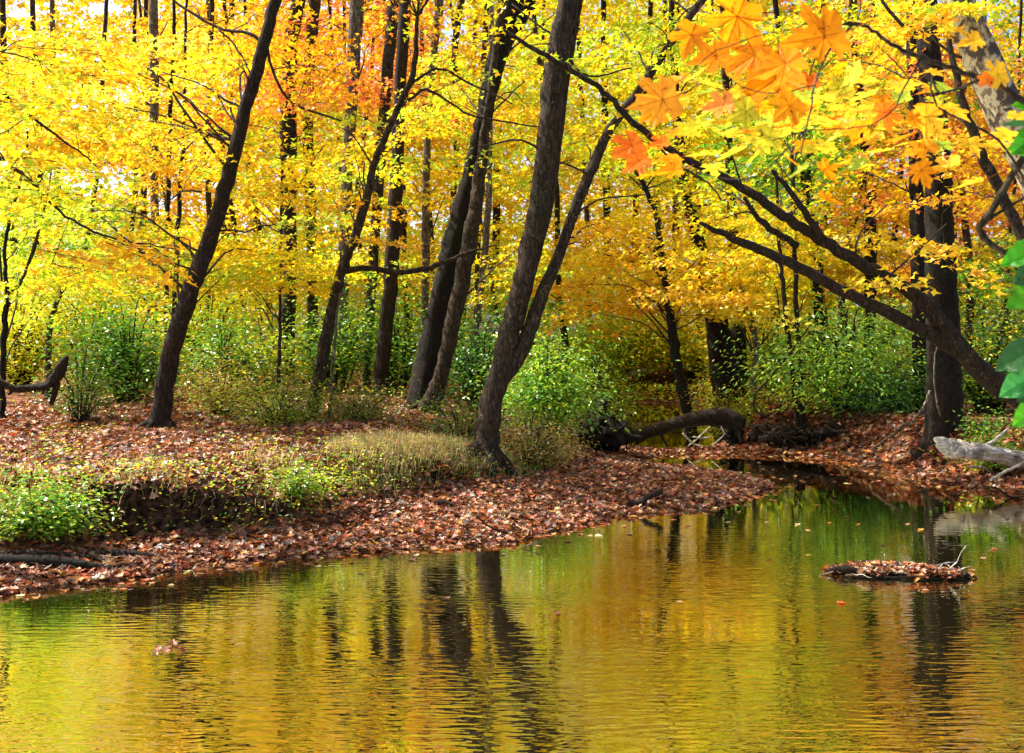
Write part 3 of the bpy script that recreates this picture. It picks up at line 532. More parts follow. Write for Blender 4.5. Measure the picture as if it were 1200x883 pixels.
tree('pole_sapling', 'very thin straight sapling left of the slender curved tree', 17.8, [(325, 466, 6), (328, 400, 5), (329, 320, 4.5), (330, 240, 4), (331, 170, 3), (333, 110, 2)], bark='grey', cat='sapling', flare=1.1, seg=6,
     thin=[[(328, 300, 3), (300, 320, 2), (270, 330, 1.5)], [(329, 260, 2.5), (360, 200, 2), (380, 170, 1.5)]], crown=[Zn(300, 310, 90, 40, 16, col='YYYL', Y=(16, 19)), Zn(320, 200, 80, 50, 12, col='OYL', Y=(16, 19))])

# filler trees of the wood, trunks mostly lost in leaves
FILL = [(972, 27, 'orange and red'), (40, 33, 'golden'), (95, 27, 'golden'), (150, 36, 'golden'), (290, 33, 'orange'), (225, 39, 'golden'), (320, 40, 'orange'), (385, 34, 'orange'), (430, 40, 'red and orange'), (480, 36, 'red and orange'), (515, 41, 'red and orange'),
        (590, 33, 'yellow'), (625, 38, 'yellow'), (665, 28, 'yellow'), (692, 41, 'yellow'), (740, 46, 'yellow'), (775, 45, 'yellow'), (905, 32, 'yellow-green'), (950, 38, 'yellow-green'), (985, 30, 'yellow-green'), (1045, 34, 'orange and red'), (1135, 28, 'orange and red'), (1180, 32, 'orange and red'), (1110, 40, 'orange and red'), (20, 40, 'golden'), (820, 38, 'yellow')]
WHERE = {'golden': 'golden background maple at the left, trunk half lost in its leaves', 'orange': 'orange background maple behind the leaning maple', 'red and orange': 'red and orange background tree above the ivy-clad trunk',
         'yellow': 'yellow background tree behind the forked tree and the creek bend', 'yellow-green': 'yellow-green background tree behind the long leaning tree', 'orange and red': 'orange-red background tree behind the leaning and hollow trees'}
for px, Y, kind in FILL:
    lean = rng.uniform(-75, 75); wd = rng.uniform(5, 11); top = rng.uniform(-260, -150)
    pts = [(px, 425, wd*1.15), (px+lean*.15+rng.uniform(-5, 5), 320, wd), (px+lean*.45+rng.uniform(-9, 9), 200, wd*.9), (px+lean*.8, 60, wd*.8), (px+lean, -60, wd*.6), (px+lean*1.2, top, wd*.3)]
    tree('forest_tree', WHERE[kind], Y, pts, bark=random.choice(['brown', 'grey', 'dark', 'grey']), group=kind+' trees of the far side of the wood', seg=7,
         crown=[Zn(px+lean, 140, 75, 110, 24, Y=(Y-3, Y+3), r=1.5, s=.17, m=90, tw=2, lp=.25), Zn(px+lean, -90, 90, 70, 9 if px > 560 else 14, Y=(Y-3, Y+3), r=1.5, s=.17, m=90, tw=2, lp=.25), Zn(px, 320, 70, 40, 9, Y=(Y-3, Y+3), r=1.2, s=.16, m=80, tw=2, lp=.3)])

# ------------------------------------------------------------------ the far wood (one mass)
def wood_mass(name, label, Ya, Yb, step, py0, py1, m, spread, size, gaps=True, zmin=1.1, thin_top=-60):
    fol = MB(); px, py = np.meshgrid(np.arange(-170, 1400, step), np.arange(py0, py1, step*.62)); px = px.ravel()+rng.normal(0, step*.4, px.size); py = py.ravel()+rng.normal(0, step*.3, py.size); Y = rng.uniform(Ya, Yb, len(px))
    keep = np.ones(len(px), bool)
    if gaps:
        for (x, y, rx, ry) in GAPS: keep &= ((px-x)/(rx+8))**2+((py-y)/(ry+6))**2 > 1
    keep &= ~((py < thin_top) & (rng.random(len(px)) < .15))
    Y, px, py = Y[keep], px[keep], py[keep]; cen = np.column_stack([(px-600)*Y/F, Y, CAMZ-(py-HZ)*Y/F]); cols = zone_cols(cen)
    p = np.repeat(cen, m, 0)+rng.normal(0, 1, (len(cen)*m, 3))*np.array(spread)
    pc = np.repeat(cols, m, 0); alt = zone_cols(p); sw = rng.random((len(p), 1)) < .3; pc = np.where(sw, alt, pc)
    qx = 600+p[:, 0]*F/p[:, 1]; qy = HZ-(p[:, 2]-CAMZ)*F/p[:, 1]; keep = p[:, 2] > zmin
    if not gaps: keep &= sdist(W2, p[:, 0], p[:, 1]) < -.1
    if gaps:
        for (x, y, rx, ry) in GAPS: keep &= ((qx-x)/rx)**2+((qy-y)/ry)**2 > rng.uniform(.35, 1.1, len(p))
    p = p[keep]; pc = pc[keep]
    leaves(fol, p, rng.uniform(0, 6.28, len(p)), .95, size, pc, T_MAPLE3, .3, .15)
    o = fol.build(name, M_LEAF, smooth=False); tag(o, label, 'woods', kind='stuff')
wood_mass('far_woods', 'autumn wood behind the creek reading as one wall of leaves', 44, 60, 25, -330, 430, 56, (1.3, 1.5, .5), .30)
wood_mass('distant_woods', 'farthest rank of the autumn wood', 72, 84, 34, -300, 440, 40, (2.0, 2.0, 1.2), .62)
wood_mass('far_undergrowth', 'green and yellow undergrowth at the back of the wood', 30, 42, 19, 300, 425, 50, (.7, .8, .35), .15, False, 1.15)
def far_trunks():
    for k in range(14):
        px = -40+k*92+rng.uniform(-30, 30); Y = rng.uniform(42, 48); w_ = rng.uniform(5, 11); ln = rng.uniform(-25, 25)
        tree('distant_trunk', 'slim far-off trunk glimpsed between the leaves of the wood', Y, [(px, 425, w_*1.1), (px+ln*.4, 250, w_), (px+ln*.7, 100, w_*.8), (px+ln, -80, w_*.6)], bark=random.choice(['grey', 'brown', 'dark', 'pale']), group='slim trunks at the back of the wood', seg=6)
far_trunks()

# ------------------------------------------------------------------ shrubs
def shrub(name, label, px, base, wpx, hpx, Y, cols, n, size=.07, tmpl=T_OVAL, cat='shrub', group=None, arch=False, mat=None, depth=None):
    X0 = (px-600)*Y/F; z0 = hz(X0, Y); W_ = wpx*Y/F; zt = CAMZ-(base-hpx-HZ)*Y/F; Hh = max(.15, zt-z0); D = depth or W_*.7
    o = empty(name, (X0, Y, z0), label, cat, group); org = np.array([X0, Y, z0])
    tw = MB(); fol = MB(); nb = max(9, int(n/130)); 
    for b in range(nb):
        a = rng.uniform(0, 6.28); rr = math.sqrt(rng.random()); ex = math.cos(a)*rr*W_*.5; ey = math.sin(a)*rr*D*.5
        top = Hh*(1-.5*rr**2)*rng.uniform(.45, 1.0)
        s = org+np.array([ex*.15, ey*.15, -.03]); m_ = org+np.array([ex*.5, ey*.5, top*.75]); e = org+np.array([ex, ey, top*(1 if not arch else .8)])
        tube(tw, [s, m_, e], [.004+.008*Hh, .004+.005*Hh, .003], 5, 4, 0, .006)
        k = int(n/nb); t = rng.uniform(.25, 1.08, k); sp = .13*max(W_, Hh)*(.4+t)
        q = (1-t)[:, None]**2*s+2*((1-t)*t)[:, None]*m_+(t**2)[:, None]*e
        q = q+rng.normal(0, 1, (k, 3))*sp[:, None]*np.array([1, 1, .6]); q[:, 2] = np.maximum(q[:, 2], z0+.02)
        base_c = mixcols(cols, 1); alt = mixcols(cols, k); c = np.where(rng.random((k, 1)) < .55, base_c, alt)
        leaves(fol, q, a+rng.normal(0, .9, k), .5, size, c, tmpl, .35 if not arch else .7, .16)
    f = fol.build('foliage', mat or M_GREEN, o, smooth=False, origin=org); tw.build('stem', BARK['twig'], o, origin=org)
    return o
SH = [
 ('dark_bush', 'dark green bush behind the leaning maple on the left bank', 150, 452, 150, 118, 20, 'DGG', 3000, .09),
 ('dark_bush', 'mid green bush right of the leaning maple trunk', 262, 425, 90, 65, 21, 'GGLD', 1500, .09),
 ('lime_bush', 'lime green thicket at the far left edge of the wood', 20, 420, 150, 120, 24, 'LLYY', 3200, .10),
 ('lime_bush', 'lime green thicket above the curved fallen branch', 105, 420, 140, 110, 25, 'LLYL', 3200, .10),
 ('lime_bush', 'yellow-green thicket just right of the dark green bush', 245, 400, 130, 90, 27, 'LLY', 2600, .11),
 ('yellow_shrub', 'yellow-green low shrub beyond the leafy bank', 255, 455, 120, 45, 17.5, 'VLT', 1800, .06),
 ('olive_shrub', 'olive green shrub at the foot of the slender curved tree', 325, 500, 130, 65, 16.2, 'VGLV', 2600, .055),
 ('olive_shrub', 'olive shrub between the slender curved tree and ivy-clad trunk', 425, 505, 110, 55, 16.6, 'VGVD', 2000, .055),
 ('small_bush', 'small brownish green bush over the end of the curved fallen branch', 92, 455, 90, 60, 16.2, 'VDG', 1300, .05),
 ('understory_bush', 'shady green bush behind the slender curved tree', 395, 440, 150, 110, 23, 'DGGL', 2400, .09),
 ('understory_bush', 'shady green bush left of the ivy-clad trunk', 465, 450, 110, 130, 23.5, 'DGGL', 2000, .09),
 ('understory_bush', 'shady green bush between the ivy-clad trunk and forked tree', 560, 470, 110, 130, 20.8, 'DDG', 2300, .085),
 ('understory_bush', 'shady dark bush beside the upright trunk right of the leaning maple', 310, 450, 120, 90, 22, 'LVLGY', 1700, .09),
 ('olive_shrub', 'brownish olive shrub directly behind the forked trunk foot', 540, 520, 120, 60, 15.6, 'VDVG', 2200, .05),
 ('golden_shrub', 'golden olive low shrub right of the forked trunk foot', 622, 545, 110, 70, 15.0, 'VVDT', 2600, .045),
 ('green_bush', 'large bluish green bush right of the forked tree', 645, 500, 105, 150, 18, 'BGBLL', 4600, .075),
 ('green_bush', 'yellow-green bush overhanging the dark root mass', 700, 455, 70, 70, 24, 'LVG', 2600, .07),
 ('creek_bush', 'bright yellow-green bush on the far bank of the back pool', 742, 474, 110, 120, 37.9, 'YLLW', 4200, .14),
 ('creek_bush', 'golden bush across the back pool behind the dark twin-stemmed tree', 790, 473, 110, 120, 38.2, 'YYLL', 3800, .14),
 ('creek_bush', 'lime green bush at the left of the back pool far end', 698, 474, 90, 100, 37.6, 'LLYG', 3400, .13),
 ('bank_shrub', 'yellow-green shrub behind the thick end of the fallen log', 855, 500, 100, 55, 22.4, 'LLVY', 2200, .06),
 ('fern_bush', 'broad bright green bush arching over the right bank', 990, 500, 200, 170, 20.2, 'BBLLG', 5600, .10),
 ('fern_bush', 'dark green bush under the long leaning tree', 1045, 500, 120, 90, 19.6, 'DGD', 2800, .07),
 ('dark_thicket', 'dark thicket of green and yellow leaves right of the hollow tree', 1160, 470, 150, 150, 19.5, 'DGGLY', 3400, .08),
 ('dark_thicket', 'dark low thicket between the twin dark trunks and thin stems', 905, 460, 90, 90, 26, 'DGL', 2200, .09),
 ('young_plant', 'fresh green weedy plant growing behind the bleached log', 1156, 528, 85, 48, 15.6, 'GLG', 900, .06),
 ('bank_plant', 'leafy green plant at the left end of the undercut bank', 40, 620, 130, 65, 9.9, 'GVLG', 2200, .05),
 ('bank_plant', 'yellow-green weeds trailing over the undercut bank edge', 350, 590, 70, 50, 11.4, 'LGV', 700, .05),
]
for nm, lab, px, b, wp, hp, Y, cs, n, s in SH:
    shrub(nm, lab, px, b, wp, hp, Y, cs, int(n*1.7), s*1.08, arch=nm in ('fern_bush', 'green_bush'), tmpl=T_LANCE if nm in ('fern_bush', 'olive_shrub', 'golden_shrub') else T_OVAL)

# ------------------------------------------------------------------ grass, ground cover, litter (uncountable)
def scatter(n, x0, x1, y0, y1, fn):
    x = rng.uniform(x0, x1, n); y = rng.uniform(y0, y1, n); k = fn(x, y) > rng.random(n); x, y = x[k], y[k]
    return np.column_stack([x, y, H(x, y)])
def blades(mb, p, h, wd, cols):
    n = len(p); a = rng.uniform(0, 6.28, n); ln = rng.uniform(.3, 1.5, n); hh = h*rng.uniform(.5, 1.2, n)
    d = np.column_stack([np.cos(a), np.sin(a), np.zeros(n)]); s = np.column_stack([-np.sin(a), np.cos(a), np.zeros(n)])*wd
    up = np.array([0, 0, 1.])
    m = p+d*(ln*hh*.35)[:, None]+up*(hh*.7)[:, None]; t = p+d*(ln*hh)[:, None]+up*(hh*(1-.3*ln))[:, None]
    v = np.stack([p-s, p+s, m+s*.8, m-s*.8, t], 1).reshape(-1, 3)
    b = np.arange(n)[:, None]*5; c = cols*(1+rng.normal(0, .15, (n, 1)))
    mb.add(v, np.concatenate([b+np.array([[0, 1, 2]]), b+np.array([[0, 2, 3]]), b+np.array([[3, 2, 4]])]), np.repeat(np.clip(c, 0, .9), 5, 0))
STRAW = np.array([[.75, .55, .22], [.80, .66, .34], [.45, .45, .10], [.66, .42, .16]])
g = MB()
bd = lambda x, y: sdist(UL, x, y)
p1 = scatter(22000, -2.2, 0.0, 11.5, 16, lambda x, y: np.exp(-((x+1.25)/.75)**2-((y-13.7-.5*(x+1.2))/.8)**2)*(bd(x, y) > .05))
blades(g, p1, .19, .0035, STRAW[rng.integers(0, 4, len(p1))])
p2 = scatter(60000, -5.2, -1.9, 9.8, 13.2, lambda x, y: np.exp(-((bd(x, y)-.45)/.55)**2)*(bd(x, y) > .02)*.22*np.clip(wav(x*2.3, y*2.3)*1.5, 0, 1))
blades(g, p2, .13, .003, STRAW[rng.integers(0, 4, len(p2))])
p3 = scatter(20000, -1.9, .9, 12, 16, lambda x, y: np.exp(-((bd(x, y)-.15)/.2)**2)*.4)
blades(g, p3, .15, .004, np.array([[.12, .22, .03], [.25, .28, .06], [.4, .36, .12]])[rng.integers(0, 3, len(p3))])
tag(g.build('grass', M_GRASS, smooth=False), 'pale dry grass along the top of the bank', 'grass', kind='stuff')
gc = MB()
p4 = scatter(60000, -6, -1.5, 9.6, 15, lambda x, y: (bd(x, y) > -.12)*(.22*np.exp(-((bd(x, y)-.2)/.5)**2)+.10*np.clip(wav(x*1.3+5, y*1.3), 0, 1)))
p4[:, 2] += rng.uniform(.02, .16, len(p4))
leaves(gc, p4, rng.uniform(0, 6.28, len(p4)), .4, .05, mixcols('LGGVYL', len(p4)), T_OVAL, .1)
p5 = scatter(40000, -2.2, 1.3, 11.5, 17, lambda x, y: (bd(x, y) > -.1)*.25*np.exp(-((bd(x, y)-.3)/.6)**2))
p5[:, 2] += rng.uniform(.02, .2, len(p5)); leaves(gc, p5, rng.uniform(0, 6.28, len(p5)), .4, .045, mixcols('VGVLTD', len(p5)), T_OVAL, .1)
p6 = scatter(60000, -16, 2, 15, 34, lambda x, y: (bd(x, y) > 0)*.35*np.clip(.35+wav(x*.8, y*.8), 0, 1)*np.clip((y-14)/6, 0, 1))
p6[:, 2] += rng.uniform(.02, .35, len(p6)); leaves(gc, p6, rng.uniform(0, 6.28, len(p6)), .5, .08, mixcols('LGVVTYD', len(p6)), T_OVAL, .1)
p7 = scatter(30000, 4, 14, 15, 32, lambda x, y: (sdist(UR, x, y) > .2)*.3*np.clip(.3+wav(x*.9, y*.9), 0, 1))
p7[:, 2] += rng.uniform(.02, .25, len(p7)); leaves(gc, p7, rng.uniform(0, 6.28, len(p7)), .5, .07, mixcols('LGVDDT', len(p7)), T_OVAL, .1)
p8 = scatter(90000, -1, 10, 22, 46, lambda x, y: ((H(x, y) > .04) & (np.abs(sdist(W2, x, y)) < 14))*.8*np.clip((y-20)/8, .2, 1)*np.clip(.5+wav(x*.7+2, y*.7), .15, 1))
p8[:, 2] += rng.uniform(.03, .55, len(p8)); leaves(gc, p8, rng.uniform(0, 6.28, len(p8)), .6, .13, mixcols('LLYGYW', len(p8)), T_OVAL, .1)
tag(gc.build('ground_cover', M_GREEN, smooth=False), 'low green and yellow weeds over the banks', 'ground cover', kind='stuff')
LIT = .72*np.array([[.42, .12, .035], [.30, .085, .03], [.52, .24, .11], [.16, .06, .025], [.50, .27, .13], [.52, .11, .02], [.07, .03, .015], [.62, .24, .03]])
lt = MB()
def litter(n, x0, x1, y0, y1, fn, size, lift=.012, tilt=.35, cols=LIT):
    p = scatter(n, x0, x1, y0, y1, fn); p[:, 2] += rng.uniform(.003, lift, len(p))
    leaves(lt, p, rng.uniform(0, 6.28, len(p)), tilt, size, cols[rng.integers(0, len(cols), len(p))], T_MAPLE5 if size < .1 else T_MAPLE3, .0, .3, (.4, 1.45))
land = lambda x, y: (H(x, y) > .005)
flat = lambda x, y: land(x, y)*np.where((bd(x, y) > -.1) & (bd(x, y) < .28), np.where((x > -4.1) & (x < -1.9), .5, .85), 1.)
litter(60000, -6.2, 4.2, 8.2, 15, lambda x, y: flat(x, y)*np.where(x < (y*.48+.3), 1, 0), .063, .025, .5)
litter(24000, -2, 4.5, 14.5, 21, flat, .065, .03, .45)
litter(34000, -9, 1, 13, 22, lambda x, y: (bd(x, y) > 0)*1., .078, .03, .5)
litter(16000, 4, 9.5, 13.5, 22, lambda x, y: land(x, y)*1., .09, .05, .5)
litter(9000, -18, 16, 22, 36, lambda x, y: land(x, y)*1., .13, .04, .4)
dt = MB(); q = scatter(1500, -6, 9, 8.6, 21, lambda x, y: land(x, y)*.5); a = rng.uniform(0, 6.28, len(q)); L = rng.uniform(.08, .38, len(q)); q2 = q+np.column_stack([np.cos(a)*L, np.sin(a)*L, np.zeros(len(q))]); q2[:, 2] = H(q2[:, 0], q2[:, 1])
sticks(dt, q+[0, 0, .025], q2+[0, 0, .03], rng.uniform(.003, .008, len(q)), .002, .02); tag(dt.build('dead_twigs', BARK['dead']), 'small dead twigs strewn over the leaf litter', 'twigs', kind='stuff')
tag(lt.build('fallen_leaves', M_LITTER, smooth=False), 'brown and orange fallen leaves covering the banks', 'fallen leaves', kind='stuff')
fl = MB()
wd1 = lambda x, y: sdist(W1, x, y)
x = rng.uniform(-4.6, 6.3, 60000); y = rng.uniform(8, 20, 60000); d = wd1(x, y); k = (d > 0) & (rng.random(len(x)) < .32*np.exp(-(d/.16))+.0035*(y > 11)+.0012)
p = np.column_stack([x, y, np.full(len(x), .006)])[k]
leaves(fl, p, rng.uniform(0, 6.28, len(p)), .05, .07, np.vstack([LIT, [[.6, .5, .2]]])[rng.integers(0, 9, len(p))], T_MAPLE5, 0, .2)
tag(fl.build('floating_leaves', M_LITTER, smooth=False), 'fallen leaves floating along the water margins', 'floating leaves', kind='stuff')

# ------------------------------------------------------------------ logs, roots, sticks
def log(name, label, Y, pts, bark, cat='log', limbs=(), group=None, dY=0, z=None, seg=12, bump=.1, lift=.8):
    q, r = pxpts(pts, Y, dY)
    if lift: q[:, 2] = np.maximum(q[:, 2], np.maximum(H(q[:, 0], q[:, 1]), 0)+lift*r)
    o = empty(name, q[0], label, cat, group)
    mb = MB(); tube(mb, q, r, seg, 6, bump, .004); mb.build('trunk', BARK[bark], o, origin=q[0])
    for L in limbs:
        a, b = pxpts(L, Y, rng.uniform(-.15, .15)); mb = MB(); tube(mb, a, b, 6, 4, .1, .005); mb.build('branch', BARK[bark], o, origin=q[0])
    return o
def clod(mb, c, rx, ry, rz, jag=.22):
    n1, n2 = 14, 10; th = np.linspace(0, 2*math.pi, n1, endpoint=False); ph = np.linspace(.05, math.pi-.05, n2)
    T, Q = np.meshgrid(th, ph); k = 1+rng.normal(0, jag, T.shape)
    v = np.stack([c[0]+rx*k*np.sin(Q)*np.cos(T), c[1]+ry*k*np.sin(Q)*np.sin(T), c[2]+rz*k*np.cos(Q)], -1).reshape(-1, 3)
    i = np.arange(n2-1)[:, None]*n1; j = np.arange(n1)[None]
    mb.add(v, np.stack([i+j, i+(j+1) % n1, i+n1+(j+1) % n1, i+n1+j], -1).reshape(-1, 4))
M_SOIL = bark_mat('root_soil', (.012, .008, .005), (.07, .04, .022), (.03, .02, .012), 9, 1, .9)
def root_mass(name, label, px, py, Y, wpx, hpx, nroot, bark='dark', cat='roots', pale=.25):
    c = P(px, py, Y); sx = wpx*Y/F/2; sz = hpx*Y/F/2; o = empty(name, c, label, cat)
    mb = MB()
    for k in range(5): clod(mb, c+np.array([rng.uniform(-.5, .5)*sx, rng.uniform(-.2, .2), rng.uniform(-.4, .2)*sz]), sx*rng.uniform(.35, .6), .25, sz*rng.uniform(.5, .8))
    mb.build('soil_clump', M_SOIL, o, origin=c)
    for nm, bk, cnt in (('root', bark, int(nroot*(1-pale))), ('bare_root', 'dead', int(nroot*pale))):
        mb = MB()
        for k in range(cnt):
            a = rng.uniform(0, 6.28); s = c+np.array([math.cos(a)*sx*.3, -.15, math.sin(a)*sz*.3]); e = c+np.array([math.cos(a)*sx*rng.uniform(.8, 1.35), rng.uniform(-.45, .1), math.sin(a)*sz*rng.uniform(.7, 1.25)])
            e[2] = max(e[2], hz(e[0], e[1])-.05); g_ = np.linalg.norm(e-s); m_ = s+(e-s)*.4+rng.normal(0, .22*g_, 3); m2_ = s+(e-s)*.75+rng.normal(0, .2*g_, 3)
            r0 = rng.uniform(.008, .030); tube(mb, [s, m_, m2_, e], [r0, r0*.8, r0*.5, .003], 6, 5, .12, .012)
        mb.build(nm, BARK[bk], o, origin=c)
    return o
log('fallen_log', 'thick pale-brown fallen log arching across the channel behind the beach', 20.2, [(728, 519, 11), (748, 510, 15), (772, 503, 18), (800, 495, 20), (828, 490, 23), (852, 490, 27), (866, 500, 30)], 'brown', limbs=[
    [(775, 503, 5), (776, 512, 4), (785, 528, 3)], [(757, 512, 7), (745, 522, 5), (735, 535, 3)], [(735, 500, 3), (742, 505, 3), (750, 520, 2)]])
root_mass('log_roots', 'dark upturned root end at the right of the fallen log', 858, 512, 20.3, 28, 46, 26)
for i_, (a, b, c_) in enumerate([((800, 508), (812, 520), (826, 524)), ((806, 524), (820, 512), (832, 500)), ((845, 500), (848, 510), (834, 522)), ((812, 512), (822, 514), (834, 512))]):
    log('bleached_stick', ['short bleached stick lying farthest left under the fallen log', 'bleached stick slanting up to the right under the fallen log', 'hooked bleached stick beside the upturned root end', 'small level bleached stick under the fallen log'][i_], 19.6, [(*a, 2), (*b, 2.2), (*c_, 1.2)], 'white', 'stick', group='bleached sticks under the fallen log', seg=6)
root_mass('root_plate', 'dark tangled root plate at the left end of the fallen log', 703, 506, 19.2, 66, 52, 46, pale=.15)
log('broken_stump', 'jagged brown stump rising from the tangled root plate', 19.3, [(692, 502, 13), (700, 488, 14), (706, 478, 13), (712, 470, 9)], 'dark', 'stump', limbs=[[(702, 478, 6), (702, 468, 5), (699, 464, 2)]])
log('snapped_log', 'dark fallen trunk slanting from the root plate to the beach', 19.0, [(700, 503, 12), (718, 508, 14), (738, 513, 13), (752, 514, 8)], 'dark')
log('far_log', 'slim grey log lying beyond the back pool', 37.6, [(708, 472, 4), (722, 477, 7), (740, 480, 8), (758, 479, 5)], 'white', limbs=[[(745, 480, 3), (752, 474, 2), (762, 472, 1.5)]])
log('bleached_log', 'big bleached white log lying on the right bank', 15.2, [(1096, 513, 5), (1102, 518, 14), (1114, 525, 24), (1130, 529, 26), (1148, 530, 22), (1172, 533, 19), (1200, 540, 22), (1235, 548, 18)], 'white', bump=.28, seg=20, limbs=[[(1150, 525, 8), (1165, 516, 5), (1182, 502, 3)]])
for lab, Y, pts, bk in [
 ('long pale branch slanting on the bank in front of the bleached log', 14.2, [(1160, 563, 4), (1180, 552, 4), (1205, 540, 4)], 'white'),
 ('bent bare branch hooked over the leaf edge below the bleached log', 14.6, [(1138, 548, 3), (1152, 548, 4), (1164, 556, 3), (1168, 562, 2)], 'dead'),
 ('dark branch dipping to the water below the bleached log', 14.0, [(1150, 572, 3), (1166, 572, 4), (1185, 584, 3), (1205, 592, 2)], 'brown'),
 ('slanting bare branch on the right bank below the hollow tree', 17.0, [(1022, 526, 3), (1040, 514, 4), (1052, 505, 5), (1062, 496, 3)], 'dead'),
 ('pale exposed root at the foot of the hollow tree', 16.8, [(1066, 499, 3), (1076, 486, 5), (1084, 476, 6), (1090, 458, 4)], 'pale'),
 ('thin vine hanging in front of the hollow tree', 16.7, [(1102, 488, 2.5), (1096, 460, 2.5), (1095, 430, 2.5), (1098, 405, 2)], 'pale'),
 ('curving thin vine stem arching up from the right bank roots', 19.6, [(900, 490, 3), (885, 480, 3), (886, 462, 3), (900, 445, 3), (925, 415, 2.5), (950, 380, 2)], 'grey'),
 ('forked pale root lying across the right bank undercut', 19.4, [(966, 498, 3), (976, 505, 4), (986, 510, 3), (995, 509, 2)], 'dead'),
 ('thin pale root left of the forked root on the right bank', 19.4, [(962, 502, 2.5), (972, 508, 2.5), (978, 515, 2)], 'dead'),
 ('pale twig lying at the waterline of the right bank', 18.2, [(985, 530, 3), (996, 533, 3), (1008, 532, 2)], 'dead'),
 ('thick dark driftwood lying along the left waterline', 9.35, [(-30, 680, 15), (20, 678, 16), (60, 676, 17), (95, 675, 13), (130, 668, 7)], 'dark'),
 ('slender dark driftwood branch above the thick driftwood at left', 9.6, [(-10, 672, 9), (40, 665, 9), (85, 666, 8), (120, 673, 6)], 'brown'),
 ('short dark driftwood branch pointing right along the left shore', 9.75, [(100, 680, 5), (125, 668, 10), (150, 663, 11), (166, 660, 9), (185, 668, 5)], 'brown'),
 ('small forked branch standing against the dark undercut bank', 10.4, [(112, 626, 5), (118, 614, 5), (126, 604, 4), (148, 598, 3)], 'brown'),
 ('short crooked broken branch on the middle of the leafy beach', 13.0, [(735, 596, 12), (748, 590, 10), (760, 582, 9), (772, 578, 9), (776, 574, 5)], 'brown'),
 ('dark stub lying on the leafy beach left of the forked tree', 12.2, [(508, 594, 7), (518, 591, 10), (530, 593, 6)], 'dark'),
 ('thin dark stick leaning from the beach into the water', 11.1, [(558, 605, 2.5), (578, 620, 3), (597, 637, 2.5)], 'dark'),
 ('thin twig at the water edge left of the leaning stick', 10.7, [(462, 636, 2), (480, 642, 2.5), (497, 648, 2)], 'dark'),
 ('curved twig standing out of the water by the beach', 10.2, [(449, 660, 2), (452, 652, 2), (464, 645, 1.5)], 'dead'),
 ('short forked twig floating past the end of the leaning stick', 10.6, [(612, 644, 2), (625, 638, 2.5), (637, 634, 1.5)], 'dead'),
]:
    log('branch' if 'drift' not in lab else 'driftwood', lab, Y, [(a, b, c_) for a, b, c_ in pts], bk, 'branch', seg=7)
# curved fallen branch at the far left
log('curved_branch', 'dark fallen branch curving up at the left edge of the bank', 15.4, [(-25, 438, 7), (0, 447, 7), (16, 456, 9), (36, 454, 9), (54, 452, 13), (68, 440, 17), (73, 428, 13), (78, 418, 6)], 'brown', bump=.22, limbs=[[(66, 448, 12), (64, 460, 9), (60, 474, 7)], [(18, 455, 5), (10, 462, 4)], [(52, 455, 5), (50, 462, 3)]])
root_mass('bank_roots', 'long dark tangle of roots in the undercut right bank', 955, 512, 19.7, 110, 22, 90, 'brown', pale=.25)
root_mass('bank_roots', 'small dark tangle of roots on the bank left of thin stems', 898, 508, 20.6, 50, 22, 36, 'brown', pale=.2)

def hanging_roots():
    c = np.array([-3.2, 10.4, .65]); o = empty('hanging_roots', c, 'thin bare roots dangling over the dark undercut of the left bank', 'roots')
    for k in range(9):
        x = rng.uniform(-4.1, -2.1); ys = np.linspace(9.4, 12.5, 120); hh = H(np.full(120, x), ys); i = np.argmax(np.diff(hh)); y0 = ys[min(i+3, 119)]; z0 = hz(x, y0)
        L = rng.uniform(.15, .42); mb = MB(); r0 = rng.uniform(.004, .010); dx = rng.normal(0, .1)
        tube(mb, np.array([[x, y0+.05, z0-.02], [x+dx*.3, y0-.12, z0+.01], [x+dx*.7, y0-.2, z0-L*.5], [x+dx, y0-.2+rng.uniform(-.08, .1), z0-L]]), [r0, r0*.8, r0*.5, .0012], 5, 4, .1, .012)
        mb.build('root', BARK['dead'], o, origin=c)
hanging_roots()
